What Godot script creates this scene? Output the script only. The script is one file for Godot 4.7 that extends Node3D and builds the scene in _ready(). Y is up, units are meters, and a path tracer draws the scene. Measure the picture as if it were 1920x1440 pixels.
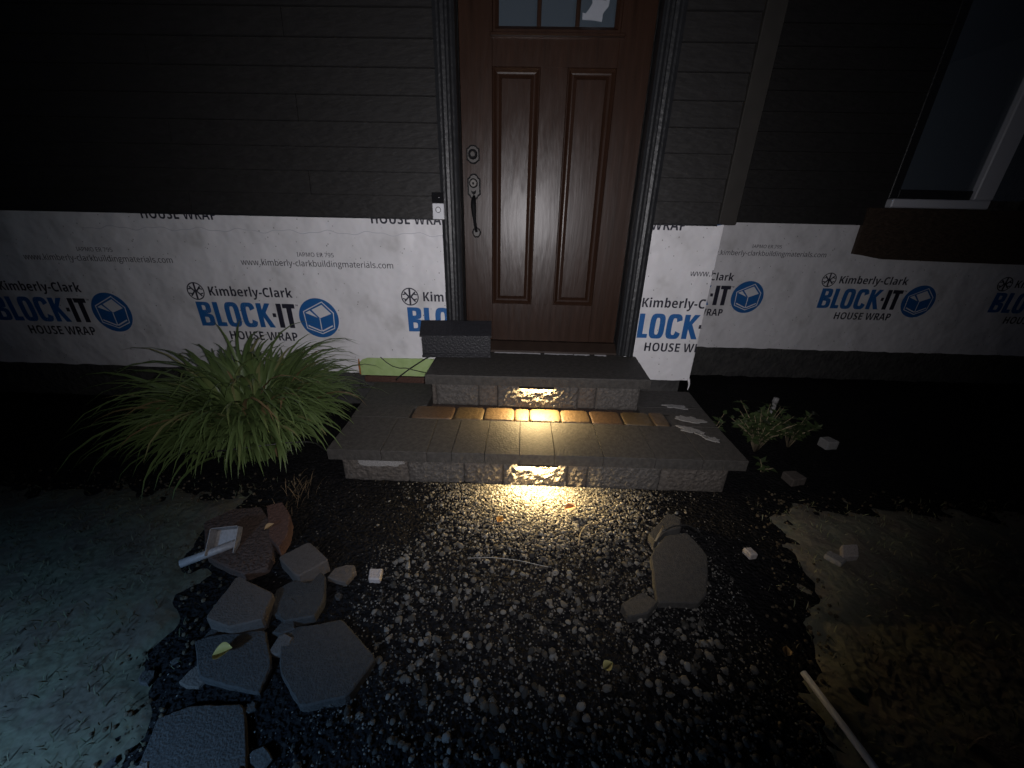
extends Node3D

var rng := RandomNumberGenerator.new()
var mats := {}
var used := {}
var house: Node3D

const GROUND := -0.455

# ------------------------------------------------------------------ helpers
func lin(r: float, g: float, b: float) -> Color:
	return Color(r, g, b).linear_to_srgb()

func numbered(called: String) -> String:
	if not used.has(called):
		used[called] = 0
		return called
	used[called] += 1
	return "%s_%03d" % [called, used[called]]

func tag(o: Node, label: String, category: String, group := "", kind := "") -> void:
	if label: o.set_meta("label", label)
	if category: o.set_meta("category", category)
	if group: o.set_meta("group", group)
	if kind: o.set_meta("kind", kind)

func thing(called: String, label: String, category: String, at := Vector3.ZERO, group := "", turn := 0.0) -> Node3D:
	var o := Node3D.new()
	o.name = numbered(called)
	add_child(o)
	o.position = at
	o.rotation.y = turn
	tag(o, label, category, group)
	return o

func obj(called: String, mesh: Mesh, mat: Material, parent: Node = null, at := Vector3.ZERO) -> MeshInstance3D:
	var o := MeshInstance3D.new()
	o.mesh = mesh
	o.material_override = mat
	if parent == null:
		o.name = numbered(called)
		add_child(o)
	else:
		o.name = called
		parent.add_child(o, true)
	o.position = at
	return o

func noise(seed_: int, freq: float, oct := 4, type := FastNoiseLite.TYPE_SIMPLEX_SMOOTH) -> FastNoiseLite:
	var n := FastNoiseLite.new()
	n.seed = seed_
	n.frequency = freq
	n.noise_type = type
	n.fractal_octaves = oct
	return n

func ramp_tex(seed_: int, freq: float, cols: Array, oct := 5, size := 512) -> ImageTexture:
	# a seamless noise picture, coloured with the linear colours in cols
	var n := noise(seed_, freq, oct)
	var img := n.get_seamless_image(size, size, false, false, 0.15, true)
	img.convert(Image.FORMAT_L8)
	var lut := []
	for v in 256:
		var t := clampf(v / 255.0, 0.0, 0.9999) * (cols.size() - 1)
		var i := int(t)
		var a: Color = cols[i]
		var b: Color = cols[i + 1]
		lut.append(a.lerp(b, t - i).linear_to_srgb())
	var src := img.get_data()
	var dst := PackedByteArray()
	dst.resize(size * size * 3)
	for k in size * size:
		var c: Color = lut[src[k]]
		dst[k * 3] = c.r8
		dst[k * 3 + 1] = c.g8
		dst[k * 3 + 2] = c.b8
	var out := Image.create_from_data(size, size, false, Image.FORMAT_RGB8, dst)
	out.generate_mipmaps()
	return ImageTexture.create_from_image(out)

func bump_tex(seed_: int, freq: float, strength: float, oct := 5, size := 256, stretch := 1.0) -> ImageTexture:
	var n := noise(seed_, freq, oct)
	var img := n.get_seamless_image(size, size, false, false, 0.15, true)
	if stretch != 1.0:
		var o2 := Image.create(size, size, false, Image.FORMAT_L8)
		for y in size:
			for x in size:
				o2.set_pixel(x, y, img.get_pixel(x, int(fposmod(y * stretch, size))))
		img = o2
	img.convert(Image.FORMAT_RGBA8)
	img.bump_map_to_normal_map(strength)
	img.generate_mipmaps()
	return ImageTexture.create_from_image(img)

func plain(c: Color, rough := 0.7, metal := 0.0) -> StandardMaterial3D:
	var m := StandardMaterial3D.new()
	m.albedo_color = c
	m.roughness = rough
	m.metallic = metal
	m.cull_mode = BaseMaterial3D.CULL_DISABLED
	return m

func surf(tex: Texture2D, rough: float, scale: Vector3, nrm: Texture2D = null, nscale := 1.0) -> StandardMaterial3D:
	var m := StandardMaterial3D.new()
	m.albedo_texture = tex
	m.roughness = rough
	m.uv1_triplanar = true
	m.uv1_world_triplanar = true
	m.uv1_scale = scale
	m.cull_mode = BaseMaterial3D.CULL_DISABLED
	if nrm:
		m.normal_enabled = true
		m.normal_texture = nrm
		m.normal_scale = nscale
	return m

func st_new() -> SurfaceTool:
	var st := SurfaceTool.new()
	st.begin(Mesh.PRIMITIVE_TRIANGLES)
	return st

func tri(st: SurfaceTool, a: Vector3, b: Vector3, c: Vector3) -> void:
	st.add_vertex(a)
	st.add_vertex(b)
	st.add_vertex(c)

func quad(st: SurfaceTool, a: Vector3, b: Vector3, c: Vector3, d: Vector3) -> void:
	# a b c d clockwise seen from the front
	tri(st, a, b, c)
	tri(st, a, c, d)

func done(st: SurfaceTool) -> ArrayMesh:
	st.generate_normals()
	return st.commit()

func flat() -> SurfaceTool:
	var st := st_new()
	st.set_smooth_group(-1)
	return st

func add_box(st: SurfaceTool, lo: Vector3, hi: Vector3, b := 0.0) -> void:
	# a chamfered box between two corners
	var c := (lo + hi) / 2.0
	var h := (hi - lo) / 2.0
	b = minf(b, minf(h.x, minf(h.y, h.z)) * 0.45)
	var faces := [[0, 1, 2], [1, 2, 0], [2, 0, 1]]
	for f in faces:
		for s in [-1.0, 1.0]:
			var pts := []
			for k in [[-1, -1], [1, -1], [1, 1], [-1, 1]]:
				var v := Vector3.ZERO
				v[f[0]] = h[f[0]] * s
				v[f[1]] = (h[f[1]] - b) * k[0]
				v[f[2]] = (h[f[2]] - b) * k[1]
				pts.append(c + v)
			if s > 0: quad(st, pts[3], pts[2], pts[1], pts[0])
			else: quad(st, pts[0], pts[1], pts[2], pts[3])
	if b > 0.0:
		for f in faces:
			for s in [-1.0, 1.0]:
				for t in [-1.0, 1.0]:
					var a0 := Vector3.ZERO
					var a1 := Vector3.ZERO
					a0[f[0]] = h[f[0]] * s
					a0[f[1]] = (h[f[1]] - b) * t
					a1[f[0]] = (h[f[0]] - b) * s
					a1[f[1]] = h[f[1]] * t
					var e := Vector3.ZERO
					e[f[2]] = h[f[2]] - b
					if s * t > 0: quad(st, c + a0 - e, c + a0 + e, c + a1 + e, c + a1 - e)
					else: quad(st, c + a1 - e, c + a1 + e, c + a0 + e, c + a0 - e)
		for sx in [-1.0, 1.0]:
			for sy in [-1.0, 1.0]:
				for sz in [-1.0, 1.0]:
					var p0 := c + Vector3(h.x * sx, (h.y - b) * sy, (h.z - b) * sz)
					var p1 := c + Vector3((h.x - b) * sx, h.y * sy, (h.z - b) * sz)
					var p2 := c + Vector3((h.x - b) * sx, (h.y - b) * sy, h.z * sz)
					if sx * sy * sz > 0: tri(st, p0, p2, p1)
					else: tri(st, p0, p1, p2)

func bx(lo: Vector3, hi: Vector3, b := 0.0) -> ArrayMesh:
	var st := flat()
	add_box(st, lo, hi, b)
	return done(st)

func poly_slab(poly: Array, y0: float, y1: float, bevel := 0.006, tilt := Vector2.ZERO, rough := 0.0) -> ArrayMesh:
	# a slab with a polygon outline (x, z), flat bottom at y0, top near y1 with a bevelled edge; rough makes a broken top
	var st := flat()
	var n := poly.size()
	var ctr := Vector2.ZERO
	for p in poly: ctr += p
	ctr /= n
	var pv := PackedVector2Array()
	for p in poly: pv.append(p)
	if Geometry2D.is_polygon_clockwise(pv): pv.reverse()
	var ns := noise(int(absf(ctr.x * 9000.0 + ctr.y * 700.0)), 9.0, 4)
	var rings := []
	var steps := [[0.0, y0], [0.0, y1 - bevel], [bevel, y1]]
	if rough > 0.0: steps = [[0.0, y0], [0.0, y1 - bevel * 1.6], [bevel * 0.5, y1 - bevel * 0.5], [bevel * 1.6, y1], [-0.25, y1], [-0.5, y1], [-0.75, y1]]
	for s in steps:
		var ring := []
		for i in n:
			var p: Vector2 = pv[i]
			var q: Vector2 = p + (ctr - p).normalized() * s[0] if s[0] >= 0.0 else p.lerp(ctr, -s[0])
			var dy: float = (p - ctr).dot(tilt) if s[0] >= 0.0 else (q - ctr).dot(tilt)
			if s[1] == y0: dy = 0.0
			else: dy += ns.get_noise_2d(q.x * 4.0, q.y * 4.0) * rough
			ring.append(Vector3(q.x, s[1] + dy, q.y))
		rings.append(ring)
	for k in rings.size() - 1:
		for i in n:
			var j := (i + 1) % n
			quad(st, rings[k][i], rings[k][j], rings[k + 1][j], rings[k + 1][i])
	var c3 := Vector3(ctr.x, y1 + ns.get_noise_2d(ctr.x * 4.0, ctr.y * 4.0) * rough, ctr.y)
	for i in n:
		tri(st, rings[-1][i], rings[-1][(i + 1) % n], c3)
	return done(st)

func extrude_x(profile: Array, x0: float, x1: float) -> ArrayMesh:
	# a profile of (z, y) points swept along x
	var st := flat()
	var n := profile.size()
	for i in n:
		var a: Vector2 = profile[i]
		var b: Vector2 = profile[(i + 1) % n]
		quad(st, Vector3(x0, a.y, a.x), Vector3(x1, a.y, a.x), Vector3(x1, b.y, b.x), Vector3(x0, b.y, b.x))
	var idx := Geometry2D.triangulate_polygon(PackedVector2Array(profile))
	for k in range(0, idx.size(), 3):
		for x in [x0, x1]:
			tri(st, Vector3(x, profile[idx[k]].y, profile[idx[k]].x), Vector3(x, profile[idx[k + 1]].y, profile[idx[k + 1]].x), Vector3(x, profile[idx[k + 2]].y, profile[idx[k + 2]].x))
	return done(st)

func extrude_y(profile: Array, y0: float, y1: float) -> ArrayMesh:
	# a profile of (x, z) points swept upwards
	var st := flat()
	var n := profile.size()
	for i in n:
		var a: Vector2 = profile[i]
		var b: Vector2 = profile[(i + 1) % n]
		quad(st, Vector3(a.x, y0, a.y), Vector3(b.x, y0, b.y), Vector3(b.x, y1, b.y), Vector3(a.x, y1, a.y))
	var idx := Geometry2D.triangulate_polygon(PackedVector2Array(profile))
	for k in range(0, idx.size(), 3):
		for y in [y0, y1]:
			tri(st, Vector3(profile[idx[k]].x, y, profile[idx[k]].y), Vector3(profile[idx[k + 1]].x, y, profile[idx[k + 1]].y), Vector3(profile[idx[k + 2]].x, y, profile[idx[k + 2]].y))
	return done(st)

func extrude_z(poly: Array, z0: float, z1: float) -> ArrayMesh:
	var st := flat()
	var n := poly.size()
	for i in n:
		var a: Vector2 = poly[i]
		var b: Vector2 = poly[(i + 1) % n]
		quad(st, Vector3(a.x, a.y, z0), Vector3(b.x, b.y, z0), Vector3(b.x, b.y, z1), Vector3(a.x, a.y, z1))
	var idx := Geometry2D.triangulate_polygon(PackedVector2Array(poly))
	for k in range(0, idx.size(), 3):
		for z in [z0, z1]:
			tri(st, Vector3(poly[idx[k]].x, poly[idx[k]].y, z), Vector3(poly[idx[k + 1]].x, poly[idx[k + 1]].y, z), Vector3(poly[idx[k + 2]].x, poly[idx[k + 2]].y, z))
	return done(st)

func add_tube(st: SurfaceTool, pts: Array, radii: Array, sides := 8) -> void:
	var rings := []
	var n := pts.size()
	for i in n:
		var d: Vector3 = (pts[mini(i + 1, n - 1)] - pts[maxi(i - 1, 0)]).normalized()
		var u := d.cross(Vector3(0.31, 0.87, 0.39)).normalized()
		var w := d.cross(u)
		var r: float = radii[mini(i, radii.size() - 1)]
		var ring := []
		for k in sides:
			var a := TAU * k / sides
			ring.append(pts[i] + (u * cos(a) + w * sin(a)) * r)
		rings.append(ring)
	for i in n - 1:
		for k in sides:
			var l := (k + 1) % sides
			quad(st, rings[i][k], rings[i + 1][k], rings[i + 1][l], rings[i][l])
	for k in sides:
		var l := (k + 1) % sides
		tri(st, rings[0][k], rings[0][l], pts[0])
		tri(st, rings[n - 1][l], rings[n - 1][k], pts[n - 1])

func tube(pts: Array, radii: Array, sides := 8) -> ArrayMesh:
	var st := st_new()
	add_tube(st, pts, radii, sides)
	return done(st)

func curve_pts(raw: Array, n: int) -> Array:
	var c := Curve3D.new()
	for i in raw.size():
		var t: Vector3 = (raw[mini(i + 1, raw.size() - 1)] - raw[maxi(i - 1, 0)]) / 6.0
		c.add_point(raw[i], -t, t)
	var out := []
	for i in n: out.append(c.sample_baked(c.get_baked_length() * i / (n - 1.0)))
	return out

func ring_frame(x0: float, y0: float, x1: float, y1: float, profile: Array) -> ArrayMesh:
	# profile of (inset, z): mitred moulding round a rectangle facing +z
	var st := flat()
	for i in profile.size() - 1:
		var a: Vector2 = profile[i]
		var b: Vector2 = profile[i + 1]
		var o := [Vector3(x0 + a.x, y0 + a.x, a.y), Vector3(x1 - a.x, y0 + a.x, a.y), Vector3(x1 - a.x, y1 - a.x, a.y), Vector3(x0 + a.x, y1 - a.x, a.y)]
		var p := [Vector3(x0 + b.x, y0 + b.x, b.y), Vector3(x1 - b.x, y0 + b.x, b.y), Vector3(x1 - b.x, y1 - b.x, b.y), Vector3(x0 + b.x, y1 - b.x, b.y)]
		for k in 4:
			var l := (k + 1) % 4
			quad(st, o[k], p[k], p[l], o[l])
	return done(st)

func disc_z(c: Vector3, r: float, depth: float, sides := 24, sy := 1.0, bevel := 0.0) -> ArrayMesh:
	var st := st_new()
	var prev := []
	var rows := [[r, 0.0], [r, depth - bevel], [r - bevel, depth], [0.0001, depth]]
	for q in rows:
		var ring := []
		for k in sides:
			var a := TAU * k / sides
			ring.append(c + Vector3(cos(a) * q[0], sin(a) * q[0] * sy, q[1]))
		if prev:
			st.set_smooth_group(-1)
			for k in sides:
				var l := (k + 1) % sides
				quad(st, prev[k], ring[k], ring[l], prev[l])
		prev = ring
	return done(st)

# ------------------------------------------------------------------ lettering
func clip_tri(p: Array, axis: int, lim: float, keep_below: bool) -> Array:
	var out := []
	for i in p.size():
		var a: Vector3 = p[i]
		var b: Vector3 = p[(i + 1) % p.size()]
		var ia: bool = (a[axis] <= lim) == keep_below
		var ib: bool = (b[axis] <= lim) == keep_below
		if ia: out.append(a)
		if ia != ib: out.append(a.lerp(b, (lim - a[axis]) / (b[axis] - a[axis])))
	return out

func letter_mesh(tris: PackedVector3Array, lo: float, hi: float) -> ArrayMesh:
	var st := flat()
	var any := false
	for i in range(0, tris.size(), 3):
		var p := [tris[i], tris[i + 1], tris[i + 2]]
		p = clip_tri(p, 0, hi, true)
		if p.size() >= 3: p = clip_tri(p, 0, lo, false)
		for k in range(1, p.size() - 1):
			tri(st, p[0], p[k], p[k + 1])
			any = true
	return done(st) if any else null

func text_tris(text: String, bold: bool, x0: float, x1: float, y0: float, y1: float, z: float) -> PackedVector3Array:
	var f := SystemFont.new()
	f.font_names = PackedStringArray(["Droid Sans"])
	f.font_weight = 700 if bold else 400
	var t := TextMesh.new()
	t.text = text
	t.font = f
	t.font_size = 96
	t.depth = 0.0
	t.pixel_size = 0.01
	t.curve_step = 1.0
	var v: PackedVector3Array = t.get_faces()
	var lo := Vector3(1e9, 1e9, 0)
	var hi := Vector3(-1e9, -1e9, 0)
	for p in v:
		lo = lo.min(Vector3(p.x, p.y, 0))
		hi = hi.max(Vector3(p.x, p.y, 0))
	var out := PackedVector3Array()
	for p in v:
		out.append(Vector3(remap(p.x, lo.x, hi.x, x0, x1), remap(p.y, lo.y, hi.y, y0, y1), z))
	return out

func q4(out: PackedVector3Array, a: Vector2, b: Vector2, c: Vector2, d: Vector2) -> void:
	for p in [a, b, c, a, c, d]: out.append(Vector3(p.x, p.y, 0))

func arc_band(out: PackedVector3Array, c: Vector2, ro: Vector2, ri: Vector2, a0: float, a1: float, pw: float, n := 28) -> void:
	# a thick band along a rounded rectangle (superellipse)
	var f := func(a: float, r: Vector2) -> Vector2:
		var x := cos(a)
		var y := sin(a)
		return c + Vector2(signf(x) * pow(absf(x), pw) * r.x, signf(y) * pow(absf(y), pw) * r.y)
	for i in n:
		var t0: float = lerpf(a0, a1, float(i) / n)
		var t1: float = lerpf(a0, a1, float(i + 1) / n)
		q4(out, f.call(t0, ro), f.call(t1, ro), f.call(t1, ri), f.call(t0, ri))

func heavy_letters(which: String) -> PackedVector3Array:
	# condensed heavy capitals in a box of height 1; the blue word and the black word share one line
	var o := PackedVector3Array()
	if which == "blue":
		var s := 0.24
		# B
		q4(o, Vector2(0, 0), Vector2(s, 0), Vector2(s, 1), Vector2(0, 1))
		for h in [[0.0, 0.52, 0.68], [0.52, 1.0, 0.64]]:
			var cy: float = (h[0] + h[1]) / 2
			var hh: float = (h[1] - h[0]) / 2
			arc_band(o, Vector2(s, cy), Vector2(h[2] - s, hh), Vector2(h[2] - s - 0.24, hh - 0.14), -PI / 2, PI / 2, 0.5)
		# L
		q4(o, Vector2(0.76, 0), Vector2(1.0, 0), Vector2(1.0, 1), Vector2(0.76, 1))
		q4(o, Vector2(1.0, 0), Vector2(1.22, 0), Vector2(1.22, 0.17), Vector2(1.0, 0.17))
		# O
		arc_band(o, Vector2(1.62, 0.5), Vector2(0.34, 0.515), Vector2(0.095, 0.345), 0, TAU, 0.55, 48)
		# C
		arc_band(o, Vector2(2.38, 0.5), Vector2(0.34, 0.515), Vector2(0.095, 0.345), 0.32, TAU - 0.32, 0.55, 44)
		# K
		q4(o, Vector2(2.8, 0), Vector2(3.04, 0), Vector2(3.04, 1), Vector2(2.8, 1))
		q4(o, Vector2(3.04, 0.42), Vector2(3.04, 0.72), Vector2(3.22, 1), Vector2(3.47, 1))
		q4(o, Vector2(3.18, 0.62), Vector2(3.04, 0.42), Vector2(3.26, 0), Vector2(3.52, 0))
	else:
		q4(o, Vector2(3.5, 0.44), Vector2(3.66, 0.44), Vector2(3.66, 0.6), Vector2(3.5, 0.6))
		q4(o, Vector2(3.74, 0), Vector2(3.98, 0), Vector2(3.98, 1), Vector2(3.74, 1))
		q4(o, Vector2(4.03, 0.82), Vector2(4.6, 0.82), Vector2(4.6, 1), Vector2(4.03, 1))
		q4(o, Vector2(4.2, 0), Vector2(4.44, 0), Vector2(4.44, 0.82), Vector2(4.2, 0.82))
	return o

func ring_tris(c: Vector2, ro: float, ri: float, z: float, n := 40) -> PackedVector3Array:
	var out := PackedVector3Array()
	for i in n:
		var a := TAU * i / n
		var b := TAU * (i + 1) / n
		var u := Vector2(cos(a), sin(a))
		var v := Vector2(cos(b), sin(b))
		for p in [c + u * ro, c + v * ro, c + v * ri, c + u * ro, c + v * ri, c + u * ri]:
			out.append(Vector3(p.x, p.y, z))
	return out

func poly_tris(poly: Array, z: float) -> PackedVector3Array:
	var out := PackedVector3Array()
	for k in Geometry2D.triangulate_polygon(PackedVector2Array(poly)): out.append(Vector3(poly[k].x, poly[k].y, z))
	return out

func line_tris(pts: Array, w: float, z: float, closed := false) -> PackedVector3Array:
	var out := PackedVector3Array()
	var n := pts.size()
	for i in (n if closed else n - 1):
		var a: Vector2 = pts[i]
		var b: Vector2 = pts[(i + 1) % n]
		var d := (b - a).normalized()
		var e := Vector2(-d.y, d.x) * w / 2
		var x := d * w * 0.3
		for p in [a - x - e, b + x - e, b + x + e, a - x - e, b + x + e, a - x + e]: out.append(Vector3(p.x, p.y, z + 0.0001 * (i % 2)))
	return out

func put_print(parent: Node, called: String, tris: PackedVector3Array, m: Material, lo: float, hi: float) -> void:
	var me := letter_mesh(tris, lo, hi)
	if me: obj(called, me, m, parent)

func print_unit(parent: Node, dx: float, dy: float, z: float, lo: float, hi: float) -> void:
	# one repeat of the print; coordinates are those of the repeat left of the door
	var near := dx + -1.9 < hi and dx + -0.5 > lo
	if not near: return
	var ink: Material = mats.ink
	var blue: Material = mats.print_blue
	var white: Material = mats.print_white
	var sh := func(v: PackedVector3Array) -> PackedVector3Array:
		var o := PackedVector3Array()
		for p in v: o.append(p + Vector3(dx, dy, 0))
		return o
	put_print(parent, "company_lettering", sh.call(text_tris("Kimberly-Clark", true, -1.677, -1.178, 0.222, 0.297, z)), ink, lo, hi)
	var place := func(v: PackedVector3Array) -> PackedVector3Array:
		var o := PackedVector3Array()
		var s := 0.597 / 4.6
		for i in v.size():
			o.append(Vector3(-1.778 + v[i].x * s + dx, 0.055 + v[i].y * 0.147 + dy, z + 0.0002 * ((i / 6) % 3)))
		return o
	put_print(parent, "blue_lettering", place.call(heavy_letters("blue")), blue, lo, hi)
	put_print(parent, "black_lettering", place.call(heavy_letters("black")), ink, lo, hi)
	put_print(parent, "trademark_lettering", sh.call(text_tris("TM", true, -1.176, -1.158, 0.19, 0.2, z)), ink, lo, hi)
	put_print(parent, "product_lettering", sh.call(text_tris("HOUSE WRAP", true, -1.622, -1.2, -0.028, 0.027, z)), ink, lo, hi)
	put_print(parent, "address_lettering", sh.call(text_tris("www.kimberly-clarkbuildingmaterials.com", false, -1.437, -0.56, 0.41, 0.456, z)), ink, lo, hi)
	put_print(parent, "code_lettering", sh.call(text_tris("IAPMO ER 795", false, -1.103, -0.893, 0.474, 0.497, z)), ink, lo, hi)
	# round mark with a star of arms
	var ic := Vector2(-1.755, 0.264)
	put_print(parent, "round_mark", sh.call(ring_tris(ic, 0.052, 0.0455, z)), ink, lo, hi)
	var arms := PackedVector3Array()
	arms.append_array(line_tris([ic + Vector2(0, -0.042), ic + Vector2(0, 0.042)], 0.011, z + 0.0004))
	for s in [-1.0, 1.0]:
		arms.append_array(line_tris([ic + Vector2(s * 0.008, 0.002), ic + Vector2(s * 0.03, 0.026)], 0.009, z))
		arms.append_array(line_tris([ic + Vector2(s * 0.008, -0.002), ic + Vector2(s * 0.03, -0.026)], 0.009, z + 0.0002))
		arms.append_array(line_tris([ic + Vector2(s * 0.022, 0.017), ic + Vector2(s * 0.04, 0.012)], 0.007, z + 0.0006))
		arms.append_array(line_tris([ic + Vector2(s * 0.022, -0.017), ic + Vector2(s * 0.04, -0.012)], 0.007, z + 0.0006))
	put_print(parent, "star_mark", sh.call(arms), ink, lo, hi)
	# blue disc with a house
	var c := Vector2(-1.0436, 0.1208)
	put_print(parent, "blue_disc", sh.call(ring_tris(c, 0.12, 0.0001, z, 56)), blue, lo, hi)
	var g := func(x: float, y: float) -> Vector2: return c + Vector2(x, y) * 0.12
	# outline hexagon, roof planes and wall feet, as in the emblem
	var hexa := [g.call(-0.72, 0.32), g.call(0.28, 0.82), g.call(0.78, 0.28), g.call(0.72, -0.5), g.call(0.06, -0.8), g.call(-0.68, -0.52)]
	put_print(parent, "emblem_outline", sh.call(line_tris(hexa, 0.0055, z + 0.0012, true)), white, lo, hi)
	put_print(parent, "emblem_roof", sh.call(poly_tris([g.call(-0.3, 0.42), g.call(0.25, 0.68), g.call(0.66, 0.24), g.call(0.06, 0.0)], z + 0.0012)), white, lo, hi)
	put_print(parent, "emblem_roof", sh.call(poly_tris([g.call(-0.64, 0.26), g.call(-0.4, 0.38), g.call(-0.06, 0.03)], z + 0.0012)), white, lo, hi)
	put_print(parent, "emblem_wall_line", sh.call(line_tris([g.call(0.05, -0.02), g.call(0.05, -0.66)], 0.0055, z + 0.0016)), white, lo, hi)
	put_print(parent, "emblem_foot", sh.call(line_tris([g.call(-0.58, -0.4), g.call(0.0, -0.65)], 0.008, z + 0.002)), white, lo, hi)
	put_print(parent, "emblem_foot", sh.call(line_tris([g.call(0.1, -0.65), g.call(0.63, -0.38)], 0.008, z + 0.002)), white, lo, hi)

func wrap_sheet(called: String, x0: float, x1: float, y0: float, y1: float, z: float, seed_: int) -> MeshInstance3D:
	# a thin sheet with slight waves and an unevenly cut lower edge
	var st := st_new()
	var n := noise(seed_, 1.7, 3)
	var e := noise(seed_ + 7, 4.0, 3)
	var nx := int((x1 - x0) / 0.05) + 1
	var ny := 22
	var at := func(i: int, j: int) -> Vector3:
		var x: float = lerpf(x0, x1, float(i) / nx)
		var yb: float = y0 + e.get_noise_1d(x * 3.0) * 0.008
		var y: float = lerpf(yb, y1, float(j) / ny)
		return Vector3(x, y, z + n.get_noise_2d(x * 2.2, y * 4.0) * 0.0016)
	for i in nx:
		for j in ny:
			quad(st, at.call(i, j), at.call(i, j + 1), at.call(i + 1, j + 1), at.call(i + 1, j))
	var o := obj(called, done(st), mats.wrap, house)
	return o

# ------------------------------------------------------------------ stones, leaves
func ico() -> Array:
	var s := SphereMesh.new()
	s.radius = 1.0
	s.height = 2.0
	s.radial_segments = 9
	s.rings = 5
	return [s]

func pebble(seed_: int, planes := 9) -> ArrayMesh:
	# a crushed stone: the ball cut by random planes
	var r := RandomNumberGenerator.new()
	r.seed = seed_
	var ns := []
	for i in planes:
		ns.append([Vector3(r.randfn(), r.randfn(), r.randfn()).normalized(), r.randf_range(0.62, 0.95)])
	var st := flat()
	var rows := 6
	var cols := 9
	var pt := func(i: int, j: int) -> Vector3:
		var th := PI * i / rows
		var ph := TAU * (j % cols) / cols
		var d := Vector3(sin(th) * cos(ph), cos(th), sin(th) * sin(ph))
		var rad := 1.0
		for q in ns:
			var k: float = d.dot(q[0])
			if k > 0.05: rad = minf(rad, q[1] / k)
		return d * rad
	for i in rows:
		for j in cols:
			if i > 0: tri(st, pt.call(i, j), pt.call(i, j + 1), pt.call(i + 1, j))
			if i < rows - 1: tri(st, pt.call(i, j + 1), pt.call(i + 1, j + 1), pt.call(i + 1, j))
	return done(st)

func scatter(called: String, parent: Node, mesh: Mesh, mat: Material, xf: Array, cols: Array) -> MultiMeshInstance3D:
	var mm := MultiMesh.new()
	mm.transform_format = MultiMesh.TRANSFORM_3D
	mm.use_colors = true
	mm.mesh = mesh
	mm.instance_count = xf.size()
	for i in xf.size():
		mm.set_instance_transform(i, xf[i])
		mm.set_instance_color(i, cols[i])
	var o := MultiMeshInstance3D.new()
	o.multimesh = mm
	o.material_override = mat
	if parent:
		o.name = called
		parent.add_child(o, true)
	else:
		o.name = numbered(called)
		add_child(o)
	return o

func inside(p: Vector2, poly: Array) -> bool:
	return Geometry2D.is_point_in_polygon(p, PackedVector2Array(poly))

func uneven(poly_in: Callable, x0: float, x1: float, z0: float, z1: float, cell: float, y: float, amp: float, seed_: int) -> ArrayMesh:
	var st := st_new()
	var n := noise(seed_, 2.2, 5)
	var nx := int((x1 - x0) / cell)
	var nz := int((z1 - z0) / cell)
	for i in nx:
		for j in nz:
			var xx := x0 + i * cell
			var zz := z0 + j * cell
			if not poly_in.call(Vector2(xx + cell / 2, zz + cell / 2)): continue
			var p := []
			for q in [[0, 0], [1, 0], [1, 1], [0, 1]]:
				var a: float = xx + q[0] * cell
				var b: float = zz + q[1] * cell
				p.append(Vector3(a, y + n.get_noise_2d(a * 3.0, b * 3.0) * amp, b))
			quad(st, p[0], p[1], p[2], p[3])
	return done(st)

func blade_mesh(seed_: int, length: float, width: float, lean: float, droop: float, n := 11) -> ArrayMesh:
	# a folded grass leaf that rises, arches over and hangs; grows in the +x direction
	var r := RandomNumberGenerator.new()
	r.seed = seed_
	var st := st_new()
	var p := Vector3.ZERO
	var ang := lean
	var side := 0.0
	var prev := []
	var bend := r.randf_range(-0.5, 0.5)
	for i in n + 1:
		var t := float(i) / n
		var w := width * (0.45 + 1.1 * t) if t < 0.5 else width * (1.0 - pow((t - 0.5) / 0.5, 1.6))
		w = maxf(w, 0.0006)
		var d := Vector3(sin(ang), cos(ang), side)
		var nrm := Vector3(cos(ang), -sin(ang), 0)
		var row := [p + Vector3(0, 0, -w / 2) + nrm * -w * 0.22, p, p + Vector3(0, 0, w / 2) + nrm * -w * 0.22]
		if prev:
			quad(st, prev[0], row[0], row[1], prev[1])
			quad(st, prev[1], row[1], row[2], prev[2])
		prev = row
		p += d.normalized() * length / n
		ang += droop / n * (0.2 + 2.1 * t * sqrt(t))
		side += bend / n * t
	return done(st)

func rough_block(x0: float, x1: float, y0: float, y1: float, zf: float, depth: float, amp: float, seed_: int) -> ArrayMesh:
	# a split-face block: its front is broken stone, modelled
	var st := st_new()
	var n := noise(seed_, 14.0, 5)
	n.fractal_type = FastNoiseLite.FRACTAL_RIDGED
	var n2 := noise(seed_ + 3, 45.0, 4)
	var nx := int((x1 - x0) / 0.0065)
	var ny := int((y1 - y0) / 0.0065)
	var at := func(i: int, j: int) -> Vector3:
		var x: float = lerpf(x0, x1, float(i) / nx)
		var y: float = lerpf(y0, y1, float(j) / ny)
		var edge: float = minf(minf(x - x0, x1 - x), minf(y - y0, y1 - y))
		var pil: float = 1.0 - exp(-edge / 0.012)
		var h: float = (n.get_noise_2d(x, y) * 0.75 + n2.get_noise_2d(x, y) * 0.8) * amp
		return Vector3(x, y, zf - 0.008 + pil * 0.009 + h * (0.35 + 0.65 * pil))
	for i in nx:
		for j in ny:
			quad(st, at.call(i, j), at.call(i, j + 1), at.call(i + 1, j + 1), at.call(i + 1, j))
	var zb := zf - depth
	for j in ny:
		quad(st, Vector3(x0, at.call(0, j).y, zb), Vector3(x0, at.call(0, j + 1).y, zb), at.call(0, j + 1), at.call(0, j))
		quad(st, at.call(nx, j), at.call(nx, j + 1), Vector3(x1, at.call(nx, j + 1).y, zb), Vector3(x1, at.call(nx, j).y, zb))
	for i in nx:
		quad(st, at.call(i, ny), Vector3(at.call(i, ny).x, y1, zb), Vector3(at.call(i + 1, ny).x, y1, zb), at.call(i + 1, ny))
		quad(st, Vector3(at.call(i, 0).x, y0, zb), at.call(i, 0), at.call(i + 1, 0), Vector3(at.call(i + 1, 0).x, y0, zb))
	return done(st)

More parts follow.
